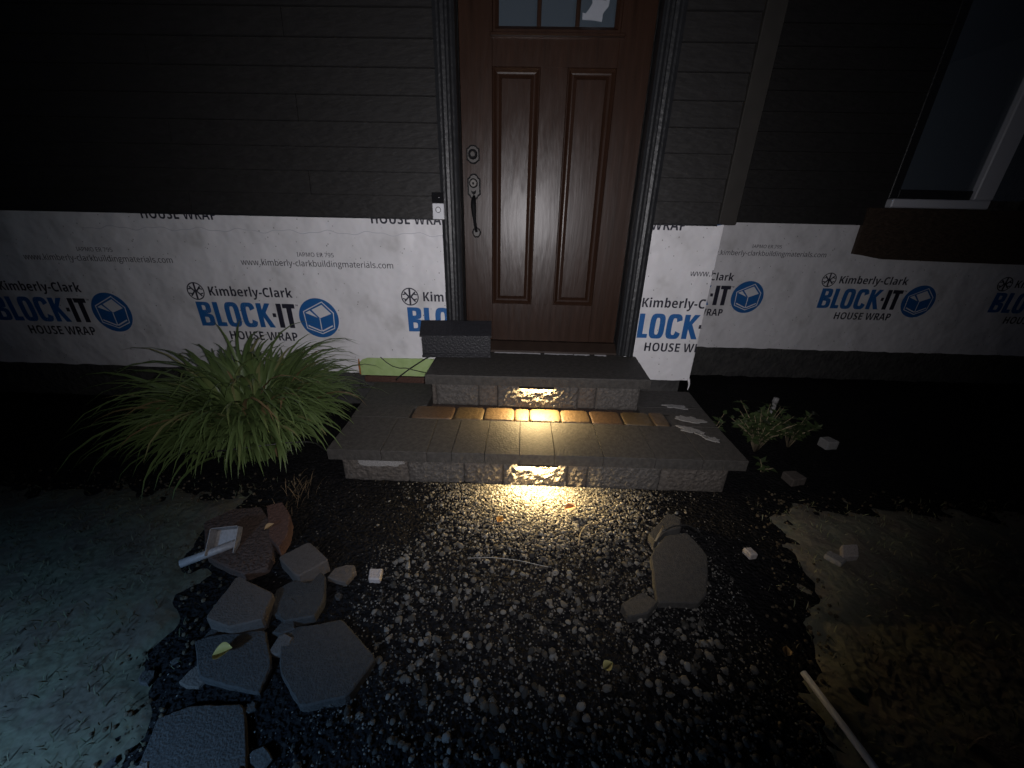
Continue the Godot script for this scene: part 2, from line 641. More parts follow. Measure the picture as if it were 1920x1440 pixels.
func cobble(x0: float, x1: float, z0: float, z1: float, y0: float, y1: float, seed_: int) -> ArrayMesh:
	# a tumbled paver: rounded corners and a soft top edge
	var st := st_new()
	var r := RandomNumberGenerator.new()
	r.seed = seed_
	var c := Vector2((x0 + x1) / 2, (z0 + z1) / 2)
	var h := Vector2((x1 - x0) / 2, (z1 - z0) / 2)
	var rows := [[0.0, y0], [0.0, y1 - 0.008], [0.0025, y1 - 0.003], [0.008, y1 - 0.0005], [0.016, y1]]
	var n := 28
	var wob := []
	for k in n: wob.append(r.randf_range(-0.002, 0.001))
	var prev := []
	for q in rows:
		var ring := []
		for k in n:
			var a := TAU * (k + 0.5) / n
			var u := Vector2(cos(a), sin(a))
			var e := Vector2(signf(u.x) * pow(absf(u.x), 0.32), signf(u.y) * pow(absf(u.y), 0.32))
			var hh: Vector2 = h - Vector2.ONE * (q[0] + wob[k])
			ring.append(Vector3(c.x + e.x * hh.x, q[1], c.y + e.y * hh.y))
		if prev:
			for k in n:
				var l := (k + 1) % n
				quad(st, prev[k], ring[k], ring[l], prev[l])
		prev = ring
	for k in n: tri(st, prev[k], Vector3(c.x, y1 + 0.0006, c.y), prev[(k + 1) % n])
	return done(st)

# ------------------------------------------------------------------ scene
func _ready() -> void:
	rng.seed = 71
	setup_view()
	make_materials()
	build_ground()
	build_house()
	build_door()
	build_steps()
	build_step_lights()
	build_objects()
	build_gravel()
	build_plants()
	build_lawn()
	build_torch()

func setup_view() -> void:
	var pitch := deg_to_rad(23.5987)
	var yaw := deg_to_rad(-1.1603)
	var roll := deg_to_rad(1.2865)
	var f0 := Vector3(sin(yaw), 0, -cos(yaw))
	var rt := Vector3(cos(yaw), 0, sin(yaw))
	var fw := f0 * cos(pitch) + Vector3(0, -sin(pitch), 0)
	var up := f0 * sin(pitch) + Vector3(0, cos(pitch), 0)
	var r2 := rt * cos(roll) + up * sin(roll)
	var u2 := up * cos(roll) - rt * sin(roll)
	var cam := Camera3D.new()
	cam.name = "camera"
	cam.transform = Transform3D(Basis(r2, u2, -fw), Vector3(0.1756, 0.6933, 2.2161))
	cam.fov = rad_to_deg(2.0 * atan(720.0 / 707.73))
	cam.near = 0.02
	cam.far = 200.0
	cam.current = true
	add_child(cam)
	var env := Environment.new()
	env.background_mode = Environment.BG_SKY
	var sky := Sky.new()
	var sm := ProceduralSkyMaterial.new()
	sm.sky_top_color = Color(0.05, 0.07, 0.13)
	sm.sky_horizon_color = Color(0.07, 0.09, 0.15)
	sm.ground_bottom_color = Color(0.01, 0.01, 0.02)
	sm.ground_horizon_color = Color(0.03, 0.04, 0.06)
	sm.energy_multiplier = 0.22
	sky.sky_material = sm
	env.sky = sky
	env.tonemap_mode = Environment.TONE_MAPPER_LINEAR
	env.tonemap_exposure = 1.0
	env.sdfgi_enabled = true
	env.ssao_enabled = true
	env.ssil_enabled = true
	var we := WorldEnvironment.new()
	we.name = "world_environment"
	we.environment = env
	add_child(we)

func make_materials() -> void:
	var grit := bump_tex(11, 0.06, 6.0, 5)
	var soft := bump_tex(12, 0.012, 5.0, 4)
	mats.wrap = surf(ramp_tex(21, 0.006, [Color(0.52, 0.51, 0.51), Color(0.66, 0.65, 0.665), Color(0.71, 0.7, 0.72), Color(0.72, 0.71, 0.73), Color(0.73, 0.72, 0.74)], 6, 512), 0.45, Vector3(0.9, 0.9, 0.9), soft, 0.7)
	var wimg: Image = mats.wrap.albedo_texture.get_image()
	var wr := RandomNumberGenerator.new()
	wr.seed = 66
	for i in 150:
		var sx := wr.randi_range(2, 506)
		var sy := wr.randi_range(2, 506)
		var dark := Color(0.3, 0.29, 0.28).lerp(Color(0.62, 0.61, 0.61), wr.randf())
		var lx := wr.randi_range(1, 2)
		wimg.fill_rect(Rect2i(sx, sy, lx, wr.randi_range(1, 3)), dark)
	wimg.generate_mipmaps()
	mats.wrap.albedo_texture = ImageTexture.create_from_image(wimg)
	mats.ink = plain(lin(0.02, 0.02, 0.035), 0.5)
	mats.print_blue = plain(lin(0.015, 0.11, 0.33), 0.5)
	mats.print_white = plain(lin(0.66, 0.66, 0.69), 0.5)
	mats.print_grey = plain(lin(0.5, 0.5, 0.54), 0.5)
	mats.siding = surf(ramp_tex(22, 0.03, [Color(0.0125, 0.0115, 0.0115), Color(0.016, 0.0148, 0.0145), Color(0.019, 0.0175, 0.017)], 4, 256), 0.6, Vector3(0.8, 3.0, 3.0), grit, 0.12)
	mats.trim = surf(ramp_tex(23, 0.02, [Color(0.014, 0.0147, 0.0165), Color(0.02, 0.021, 0.0235)], 4, 256), 0.45, Vector3(2, 2, 2), grit, 0.15)
	mats.corner = surf(ramp_tex(24, 0.02, [Color(0.019, 0.017, 0.0145), Color(0.026, 0.023, 0.02)], 4, 256), 0.6, Vector3(2, 2, 2))
	var wood := ramp_tex(25, 0.02, [Color(0.018, 0.0082, 0.0047), Color(0.026, 0.012, 0.007), Color(0.03, 0.014, 0.0084), Color(0.036, 0.017, 0.0104)], 4, 256)
	mats.door = surf(wood, 0.35, Vector3(4.0, 0.35, 4.0), bump_tex(26, 0.03, 3.0, 4), 0.1)
	mats.door.metallic_specular = 0.42
	mats.threshold = surf(ramp_tex(27, 0.02, [Color(0.02, 0.012, 0.009), Color(0.035, 0.022, 0.016)], 4, 256), 0.5, Vector3(2, 2, 2))
	mats.iron = plain(lin(0.008, 0.008, 0.009), 0.6)
	mats.iron.metallic_specular = 0.2
	mats.hardware_face = plain(lin(0.04, 0.034, 0.03), 0.45)
	mats.glass = plain(Color(0.6, 0.68, 0.75, 0.1), 0.03)
	mats.glass.transparency = BaseMaterial3D.TRANSPARENCY_ALPHA
	mats.room = plain(lin(0.17, 0.18, 0.2), 0.9)
	mats.pale_sheet = plain(lin(0.45, 0.45, 0.48), 0.8)
	mats.concrete = surf(ramp_tex(28, 0.02, [Color(0.025, 0.025, 0.026), Color(0.045, 0.044, 0.043), Color(0.06, 0.058, 0.055)], 5, 256), 0.9, Vector3(1.5, 1.5, 1.5), grit, 0.6)
	var slab_cols := [Color(0.036, 0.034, 0.032), Color(0.052, 0.0487, 0.0455), Color(0.068, 0.0637, 0.0595)]
	var fine := bump_tex(13, 0.12, 5.0, 4)
	mats.slab = surf(ramp_tex(29, 0.05, slab_cols, 5, 256), 0.66, Vector3(2.2, 2.2, 2.2), fine, 0.22)
	mats.slab_b = surf(ramp_tex(30, 0.05, [Color(0.038, 0.0355, 0.033), Color(0.054, 0.0502, 0.0463), Color(0.07, 0.0653, 0.0605)], 5, 256), 0.66, Vector3(2.7, 2.7, 2.7), fine, 0.22)
	mats.slab.metallic_specular = 0.3
	mats.slab_b.metallic_specular = 0.3
	mats.block = surf(ramp_tex(31, 0.05, [Color(0.042, 0.036, 0.031), Color(0.075, 0.065, 0.057), Color(0.115, 0.1, 0.088)], 5, 256), 0.85, Vector3(3, 3, 3), grit, 0.8)
	mats.block_b = surf(ramp_tex(32, 0.05, [Color(0.04, 0.037, 0.034), Color(0.071, 0.065, 0.06), Color(0.11, 0.101, 0.094)], 5, 256), 0.85, Vector3(3.4, 3.4, 3.4), grit, 0.8)
	mats.tan = surf(ramp_tex(33, 0.03, [Color(0.058, 0.036, 0.018), Color(0.08, 0.051, 0.026), Color(0.096, 0.063, 0.033)], 5, 256), 0.6, Vector3(3, 3, 3), grit, 0.3)
	mats.tan_b = surf(ramp_tex(34, 0.03, [Color(0.058, 0.033, 0.017), Color(0.08, 0.047, 0.026), Color(0.096, 0.058, 0.033)], 5, 256), 0.6, Vector3(3.6, 3.6, 3.6), grit, 0.3)
	mats.tan_c = surf(ramp_tex(35, 0.03, [Color(0.06, 0.039, 0.018), Color(0.082, 0.055, 0.026), Color(0.098, 0.067, 0.033)], 5, 256), 0.6, Vector3(3.3, 3.3, 3.3), grit, 0.3)
	mats.mortar = surf(ramp_tex(36, 0.05, [Color(0.14, 0.14, 0.14), Color(0.22, 0.215, 0.21), Color(0.27, 0.265, 0.26)], 5, 256), 0.95, Vector3(8, 8, 8), grit, 0.8)
	mats.soil = surf(ramp_tex(37, 0.05, [Color(0.003, 0.003, 0.004), Color(0.006, 0.006, 0.007), Color(0.01, 0.0095, 0.01), Color(0.017, 0.016, 0.017)], 6, 256), 0.95, Vector3(2.3, 2.3, 2.3), bump_tex(38, 0.09, 9.0, 5), 1.0)
	mats.soil.metallic_specular = 0.2
	mats.lawn = surf(ramp_tex(39, 0.02, [Color(0.05, 0.041, 0.029), Color(0.068, 0.058, 0.042), Color(0.07, 0.072, 0.046), Color(0.08, 0.078, 0.053)], 6, 256), 0.95, Vector3(1.1, 1.1, 1.1), bump_tex(40, 0.09, 5.0, 5), 0.35)
	mats.lawn_lightened = surf(ramp_tex(51, 0.02, [Color(0.09, 0.076, 0.058), Color(0.13, 0.113, 0.087), Color(0.125, 0.125, 0.09), Color(0.15, 0.142, 0.105)], 6, 256), 0.95, Vector3(1.1, 1.1, 1.1), bump_tex(40, 0.09, 5.0, 5), 0.35)  # lawn colours lightened on the right to make up for weak torch light
	mats.paver_grey = surf(ramp_tex(41, 0.05, [Color(0.02, 0.019, 0.018), Color(0.03, 0.0285, 0.0275), Color(0.042, 0.039, 0.037)], 5, 256), 0.9, Vector3(4, 4, 4), fine, 0.5)
	mats.paver_brown = surf(ramp_tex(42, 0.05, [Color(0.05, 0.041, 0.035), Color(0.07, 0.058, 0.05), Color(0.085, 0.07, 0.061)], 5, 256), 0.92, Vector3(4, 4, 4), fine, 0.5)
	mats.brick_red = surf(ramp_tex(43, 0.04, [Color(0.055, 0.026, 0.018), Color(0.078, 0.038, 0.027), Color(0.1, 0.052, 0.037)], 5, 256), 0.9, Vector3(5, 5, 5), grit, 0.8)
	mats.dirt_brown = surf(ramp_tex(44, 0.04, [Color(0.035, 0.022, 0.017), Color(0.06, 0.037, 0.028), Color(0.08, 0.05, 0.04)], 5, 256), 0.95, Vector3(4, 4, 4), grit, 1.0)
	mats.white_plastic = surf(ramp_tex(50, 0.04, [Color(0.16, 0.15, 0.14), Color(0.26, 0.25, 0.25), Color(0.32, 0.31, 0.31)], 5, 256), 0.5, Vector3(6, 6, 6))
	mats.white_stone = surf(ramp_tex(45, 0.06, [Color(0.2, 0.18, 0.17), Color(0.32, 0.29, 0.28), Color(0.38, 0.35, 0.34)], 5, 256), 0.8, Vector3(8, 8, 8), grit, 0.5)
	mats.green_board = surf(ramp_tex(46, 0.02, [Color(0.3, 0.42, 0.17), Color(0.36, 0.48, 0.2), Color(0.38, 0.5, 0.24)], 5, 256), 0.55, Vector3(3, 3, 3), soft, 0.3)
	mats.brown_board = surf(ramp_tex(47, 0.03, [Color(0.03, 0.019, 0.012), Color(0.045, 0.028, 0.018), Color(0.055, 0.036, 0.022)], 5, 256), 0.75, Vector3(1, 6, 6), grit, 0.4)
	mats.vinyl = plain(lin(0.58, 0.59, 0.64), 0.4)
	mats.black_plastic = surf(ramp_tex(48, 0.05, [Color(0.012, 0.012, 0.015), Color(0.02, 0.02, 0.024)], 4, 256), 0.5, Vector3(4, 4, 4), grit, 0.3)
	mats.cable = plain(lin(0.012, 0.012, 0.012), 0.5)
	mats.orange = plain(lin(0.35, 0.12, 0.02), 0.6)
	mats.stem = plain(lin(0.2, 0.16, 0.1), 0.8)
	var st := StandardMaterial3D.new()
	st.vertex_color_use_as_albedo = true
	st.roughness = 0.95
	st.metallic_specular = 0.2
	st.cull_mode = BaseMaterial3D.CULL_DISABLED
	mats.tinted = st
	var gl := StandardMaterial3D.new()
	gl.vertex_color_use_as_albedo = true
	gl.roughness = 0.5
	gl.cull_mode = BaseMaterial3D.CULL_DISABLED
	gl.backlight_enabled = true
	gl.backlight = Color(0.3, 0.4, 0.1)
	mats.tinted_leaf = gl

# ---- ground
const SOIL_RIGHT := [Vector2(1.34, 0.80), Vector2(1.27, 1.0), Vector2(1.18, 1.29), Vector2(1.06, 1.48), Vector2(0.95, 1.62), Vector2(0.93, 2.0), Vector2(0.9, 3.2)]

func edge_x(table: Array, z: float) -> float:
	for i in table.size() - 1:
		if z <= table[i + 1].y: return lerpf(table[i].x, table[i + 1].x, clampf((z - table[i].y) / (table[i + 1].y - table[i].y), 0, 1))
	return table[-1].x

var edge_noise := FastNoiseLite.new()

const LAWN_LEFT := [Vector2(-0.98, 0.9), Vector2(-1.0, 1.2), Vector2(-0.86, 1.4), Vector2(-0.8, 1.6), Vector2(-0.72, 1.75), Vector2(-0.62, 2.2), Vector2(-0.6, 3.2)]

func lawn_right(p: Vector2) -> float:
	# how far inside the lawn a point lies, with a wandering edge
	var w := edge_noise.get_noise_2d(p.x * 6.0, p.y * 6.0) * 0.09 + edge_noise.get_noise_2d(p.x * 31.0, p.y * 31.0) * 0.014
	return minf(p.y - 0.85, p.x - edge_x(SOIL_RIGHT, p.y)) + w

func lawn_left(p: Vector2) -> float:
	var w := edge_noise.get_noise_2d(p.x * 6.0, p.y * 6.0) * 0.1 + edge_noise.get_noise_2d(p.x * 31.0, p.y * 31.0) * 0.014
	return minf(p.y - 0.9, edge_x(LAWN_LEFT, p.y) - p.x) + w

func lawn_mesh(field: Callable, x0: float, x1: float, seed_: int) -> ArrayMesh:
	var st := st_new()
	var n := noise(seed_, 2.2, 5)
	var cell := 0.032
	for i in int((x1 - x0) / cell):
		for j in int(2.5 / cell):
			var xx := x0 + i * cell
			var zz := 0.7 + j * cell
			if field.call(Vector2(xx, zz)) < -0.09: continue
			var p := []
			for q in [[0, 0], [1, 0], [1, 1], [0, 1]]:
				var a: float = xx + q[0] * cell
				var b: float = zz + q[1] * cell
				p.append(Vector3(a, GROUND - 0.024 + 0.032 * smoothstep(-0.09, 0.12, field.call(Vector2(a, b))) + n.get_noise_2d(a * 3.0, b * 3.0) * 0.012 + n.get_noise_2d(a * 17.0, b * 17.0) * 0.002, b))
			quad(st, p[0], p[1], p[2], p[3])
	return done(st)

func build_ground() -> void:
	edge_noise.seed = 5
	edge_noise.frequency = 1.2
	var g := obj("ground", bx(Vector3(-40, -0.6, -40), Vector3(40, GROUND - 0.03, 40)), mats.soil)
	tag(g, "", "", "", "structure")
	var s := obj("soil_bed", uneven(func(_p): return true, -4.5, 5.0, -0.74, 3.2, 0.03, GROUND - 0.008, 0.012, 61), mats.soil)
	tag(s, "", "", "", "structure")
	var l := obj("lawn_soil", lawn_mesh(lawn_left, -4.5, -0.4, 62), mats.lawn)
	tag(l, "", "", "", "structure")
	var r := obj("lawn_soil", lawn_mesh(lawn_right, 0.7, 5.0, 63), mats.lawn_lightened)
	tag(r, "", "", "", "structure")

# ---- house
func build_house() -> void:
	house = thing("house", "house front under renovation with dark lap siding above exposed white printed wrap", "house")
	# carcass
	obj("wall_sheathing", bx(Vector3(-7, -0.2, -0.72), Vector3(-0.19, 2.9, -0.004)), mats.concrete, house)
	obj("wall_sheathing", bx(Vector3(0.79, -0.2, -0.72), Vector3(1.236, 2.9, -0.004)), mats.concrete, house)
	obj("wall_sheathing", bx(Vector3(-0.19, 2.06, -0.72), Vector3(0.79, 2.9, -0.004)), mats.concrete, house)
	obj("wall_sheathing", bx(Vector3(1.236, -0.2, -0.9), Vector3(2.66, 2.9, -0.735)), mats.concrete, house)
	obj("wall_sheathing", bx(Vector3(3.53, -0.2, -0.9), Vector3(8, 2.9, -0.735)), mats.concrete, house)
	obj("wall_sheathing", bx(Vector3(2.66, -0.2, -0.9), Vector3(3.53, 0.83, -0.735)), mats.concrete, house)
	obj("wall_sheathing", bx(Vector3(2.66, 2.08, -0.9), Vector3(3.53, 2.9, -0.735)), mats.concrete, house)
	# the unlit hall behind the door and the unlit room behind the window
	room(Vector3(-0.19, -0.05, -4.0), Vector3(0.79, 2.4, -0.72))
	room(Vector3(1.3, -0.05, -4.2), Vector3(5.2, 2.5, -0.9))
	obj("foundation", bx(Vector3(-7, -0.62, -0.73), Vector3(1.2, -0.205, -0.03)), mats.concrete, house)
	obj("foundation", bx(Vector3(1.2, -0.62, -1.5), Vector3(8, -0.21, -0.76)), mats.concrete, house)
	# wrap with its print
	var wl := wrap_sheet("house_wrap", -6.0, -0.2, -0.228, 0.74, 0.0, 91)
	var wr := wrap_sheet("house_wrap", 0.8, 1.242, -0.215, 0.74, 0.0, 92)
	var wc := wrap_sheet("house_wrap", 1.238, 7.0, -0.2177, 0.76, -0.7317, 93)
	wc.set_meta("label", "wrap on the set-back wall under the window")
	# the front sheet folds round the corner
	var st := st_new()
	quad(st, Vector3(1.242, -0.215, 0.0), Vector3(1.242, 0.74, 0.0), Vector3(1.242, 0.74, -0.73), Vector3(1.242, -0.215, -0.73))
	obj("wrap_return", done(st), mats.wrap, house)
	var per := 1.276
	for k in range(-3, 4):
		for row in 2:
			print_unit(wl, per * k - 0.31 * row, 0.683 * row, 0.0028, -5.9, -0.205)
			print_unit(wr, per * k - 0.31 * row, 0.683 * row, 0.0028, 0.81, 1.2415)
	for k in range(-1, 3):
		print_unit(wc, 2.932 + per * k, 0.0643, -0.729, 1.25, 6.5)
	# wavy glue trace printed along the sheet
	var wave := []
	for i in 120:
		var x := -2.3 + i * 0.0172
		wave.append(Vector2(x, 0.605 + 0.008 * sin(x * 26.0) + 0.004 * sin(x * 61.0)))
	put_print(wl, "wavy_line", line_tris(wave, 0.0035, 0.0026), mats.print_grey, -2.3, -0.24)
	# curled tab at the corner
	obj("torn_tab", tube(curve_pts([Vector3(1.236, -0.2, 0.004), Vector3(1.245, -0.235, 0.012), Vector3(1.238, -0.27, 0.02)], 6), [0.008, 0.007, 0.006, 0.005, 0.004, 0.003], 6), mats.wrap, house)
	# siding
	var prof := [Vector2(0.003, 0.0), Vector2(0.024, 0.0), Vector2(0.0225, 0.004), Vector2(0.009, 0.122), Vector2(0.003, 0.122)]
	var right := extrude_x(prof, 0.861, 1.195)
	var back := extrude_x(prof, 1.29, 2.64)
	var back_far := extrude_x(prof, 3.55, 7.0)
	var under := extrude_x(prof, 2.64, 3.55)
	for i in 20:
		var y := 0.684 + 0.108 * i
		var joint: float = [-1.62, -0.95, -2.3][i % 3]
		obj("siding_board", extrude_x(prof, -6.0, joint - 0.0015), mats.siding, house, Vector3(0, y, 0.0004 * (i % 2)))
		obj("siding_board", extrude_x(prof, joint + 0.0015, -0.262), mats.siding, house, Vector3(0, y, 0))
		obj("siding_board", right, mats.siding, house, Vector3(0, y, 0))
		obj("siding_board", back, mats.siding, house, Vector3(0, y + 0.02, -0.731))
		obj("siding_board", back_far, mats.siding, house, Vector3(0, y + 0.02, -0.731))
		if y > 2.1: obj("siding_board", under, mats.siding, house, Vector3(0, y + 0.02, -0.731))
	# starter lip under the lowest boards
	obj("drip_edge", bx(Vector3(-6, 0.68, 0.004), Vector3(-0.262, 0.688, 0.028), 0.002), mats.trim, house)
	obj("drip_edge", bx(Vector3(0.861, 0.68, 0.004), Vector3(1.195, 0.688, 0.028), 0.002), mats.trim, house)
	obj("corner_board", bx(Vector3(1.195, 0.688, 0.002), Vector3(1.286, 2.85, 0.04), 0.004), mats.corner, house)
	obj("corner_board", bx(Vector3(1.245, 0.688, -0.09), Vector3(1.283, 2.85, 0.0015), 0.004), mats.corner, house)
	# door casing with a stepped moulding
	var pl := [Vector2(-0.262, -0.003), Vector2(-0.262, 0.03), Vector2(-0.245, 0.036), Vector2(-0.236, 0.036), Vector2(-0.228, 0.024), Vector2(-0.214, 0.021), Vector2(-0.206, 0.027), Vector2(-0.196, 0.027), Vector2(-0.188, 0.012), Vector2(-0.18, 0.008), Vector2(-0.172, 0.012), Vector2(-0.166, 0.006), Vector2(-0.165, -0.06), Vector2(-0.19, -0.06), Vector2(-0.19, -0.003)]
	var pr := []
	for q in pl: pr.append(Vector2(0.598 - q.x, q.y))
	pr.reverse()
	# above the wrap the siding stops against a wider casing edge
	obj("door_casing", extrude_y(pl, -0.058, 2.06), mats.trim, house)
	obj("door_casing", extrude_y(pr, -0.058, 2.06), mats.trim, house)
	obj("door_casing", bx(Vector3(-0.262, 2.06, -0.06), Vector3(0.86, 2.16, 0.034), 0.004), mats.trim, house)
	obj("threshold", extrude_x([Vector2(-0.12, -0.058), Vector2(0.012, -0.058), Vector2(0.012, -0.045), Vector2(-0.03, -0.02), Vector2(-0.055, -0.006), Vector2(-0.12, -0.006)], -0.165, 0.763), mats.threshold, house)
	# pale paint drips along the joint between threshold and step
	var cz := noise(15, 9.0, 3)
	for seg in [[0.02, 0.30], [0.325, 0.50], [0.505, 0.6], [0.63, 0.70]]:
		var ring := []
		var n := int((seg[1] - seg[0]) / 0.012) + 2
		for i in n: ring.append(Vector2(lerpf(seg[0], seg[1], i / (n - 1.0)), 0.014))
		for i in n:
			var x: float = lerpf(seg[1], seg[0], i / (n - 1.0))
			ring.append(Vector2(x, 0.03 + 0.022 * absf(cz.get_noise_1d(x * 14.0))))
		var sl := poly_strip(ring, -0.0565)
		obj("paint_drip", sl, mats.print_white, house)
	# green sheathing left bare under the wrap, and the sill under it
	obj("green_sheathing", extrude_z([Vector2(-0.832, -0.238), Vector2(-0.4, -0.236), Vector2(-0.36, -0.118), Vector2(-0.6, -0.121), Vector2(-0.78, -0.124), Vector2(-0.815, -0.135), Vector2(-0.83, -0.15)], 0.002, 0.012), mats.green_board, house)
	obj("sheathing_end", extrude_z([Vector2(-0.84, -0.232), Vector2(-0.833, -0.232), Vector2(-0.831, -0.18), Vector2(-0.836, -0.13), Vector2(-0.842, -0.17)], 0.003, 0.016), mats.orange, house)
	obj("mud_sill", bx(Vector3(-0.82, -0.29, -0.028), Vector3(-0.42, -0.25, 0.006), 0.006), mats.brick_red, house)
	# window on the set-back wall
	var win := Node3D.new()
	win.name = "window"
	house.add_child(win)
	obj("sill", bx(Vector3(2.655, 0.818, -0.735), Vector3(3.3, 0.872, -0.68), 0.006), mats.vinyl, win)
	obj("frame", bx(Vector3(3.19, 0.873, -0.735), Vector3(3.315, 2.1, -0.69), 0.006), mats.vinyl, win)
	obj("frame", bx(Vector3(2.64, 0.873, -0.735), Vector3(2.7, 2.1, -0.705), 0.004), mats.trim, win)
	obj("frame", bx(Vector3(2.701, 2.04, -0.735), Vector3(3.189, 2.1, -0.69), 0.004), mats.vinyl, win)
	obj("sash_rail", bx(Vector3(2.701, 0.873, -0.735), Vector3(3.189, 0.93, -0.712), 0.004), mats.trim, win)
	obj("glass_pane", bx(Vector3(2.701, 0.931, -0.728), Vector3(3.189, 2.039, -0.722)), mats.glass, win)
	obj("glass_pane", bx(Vector3(3.316, 0.873, -0.728), Vector3(3.55, 2.1, -0.722)), mats.glass, win)
	obj("window_apron", extrude_z([Vector2(2.535, 0.815), Vector2(2.535, 0.703), Vector2(2.54, 0.515), Vector2(2.62, 0.505), Vector2(2.75, 0.484), Vector2(3.2, 0.475), Vector2(4.4, 0.46), Vector2(4.4, 0.815)], -0.728, -0.70), mats.brown_board, house)

func room(lo: Vector3, hi: Vector3) -> void:
	# four walls, floor and ceiling with thickness; the front stays open to the outer wall
	var t := 0.06
	obj("interior_wall", bx(Vector3(lo.x - t, lo.y - t, lo.z - t), Vector3(hi.x + t, hi.y + t, lo.z)), mats.room, house)
	obj("interior_wall", bx(Vector3(lo.x - t, lo.y, lo.z + 0.001), Vector3(lo.x, hi.y, hi.z - 0.001)), mats.room, house)
	obj("interior_wall", bx(Vector3(hi.x, lo.y, lo.z + 0.001), Vector3(hi.x + t, hi.y, hi.z - 0.001)), mats.room, house)
	obj("interior_floor", bx(Vector3(lo.x - t, lo.y - t, lo.z + 0.001), Vector3(hi.x + t, lo.y - 0.001, hi.z - 0.001)), mats.room, house)
	obj("interior_ceiling", bx(Vector3(lo.x - t, hi.y + 0.001, lo.z + 0.001), Vector3(hi.x + t, hi.y + t, hi.z - 0.001)), mats.room, house)

func poly_strip(ring: Array, y: float) -> ArrayMesh:
	var st := flat()
	var idx := Geometry2D.triangulate_polygon(PackedVector2Array(ring))
	for k in range(0, idx.size(), 3):
		tri(st, Vector3(ring[idx[k]].x, y, ring[idx[k]].y), Vector3(ring[idx[k + 1]].x, y, ring[idx[k + 1]].y), Vector3(ring[idx[k + 2]].x, y, ring[idx[k + 2]].y))
	return done(st)

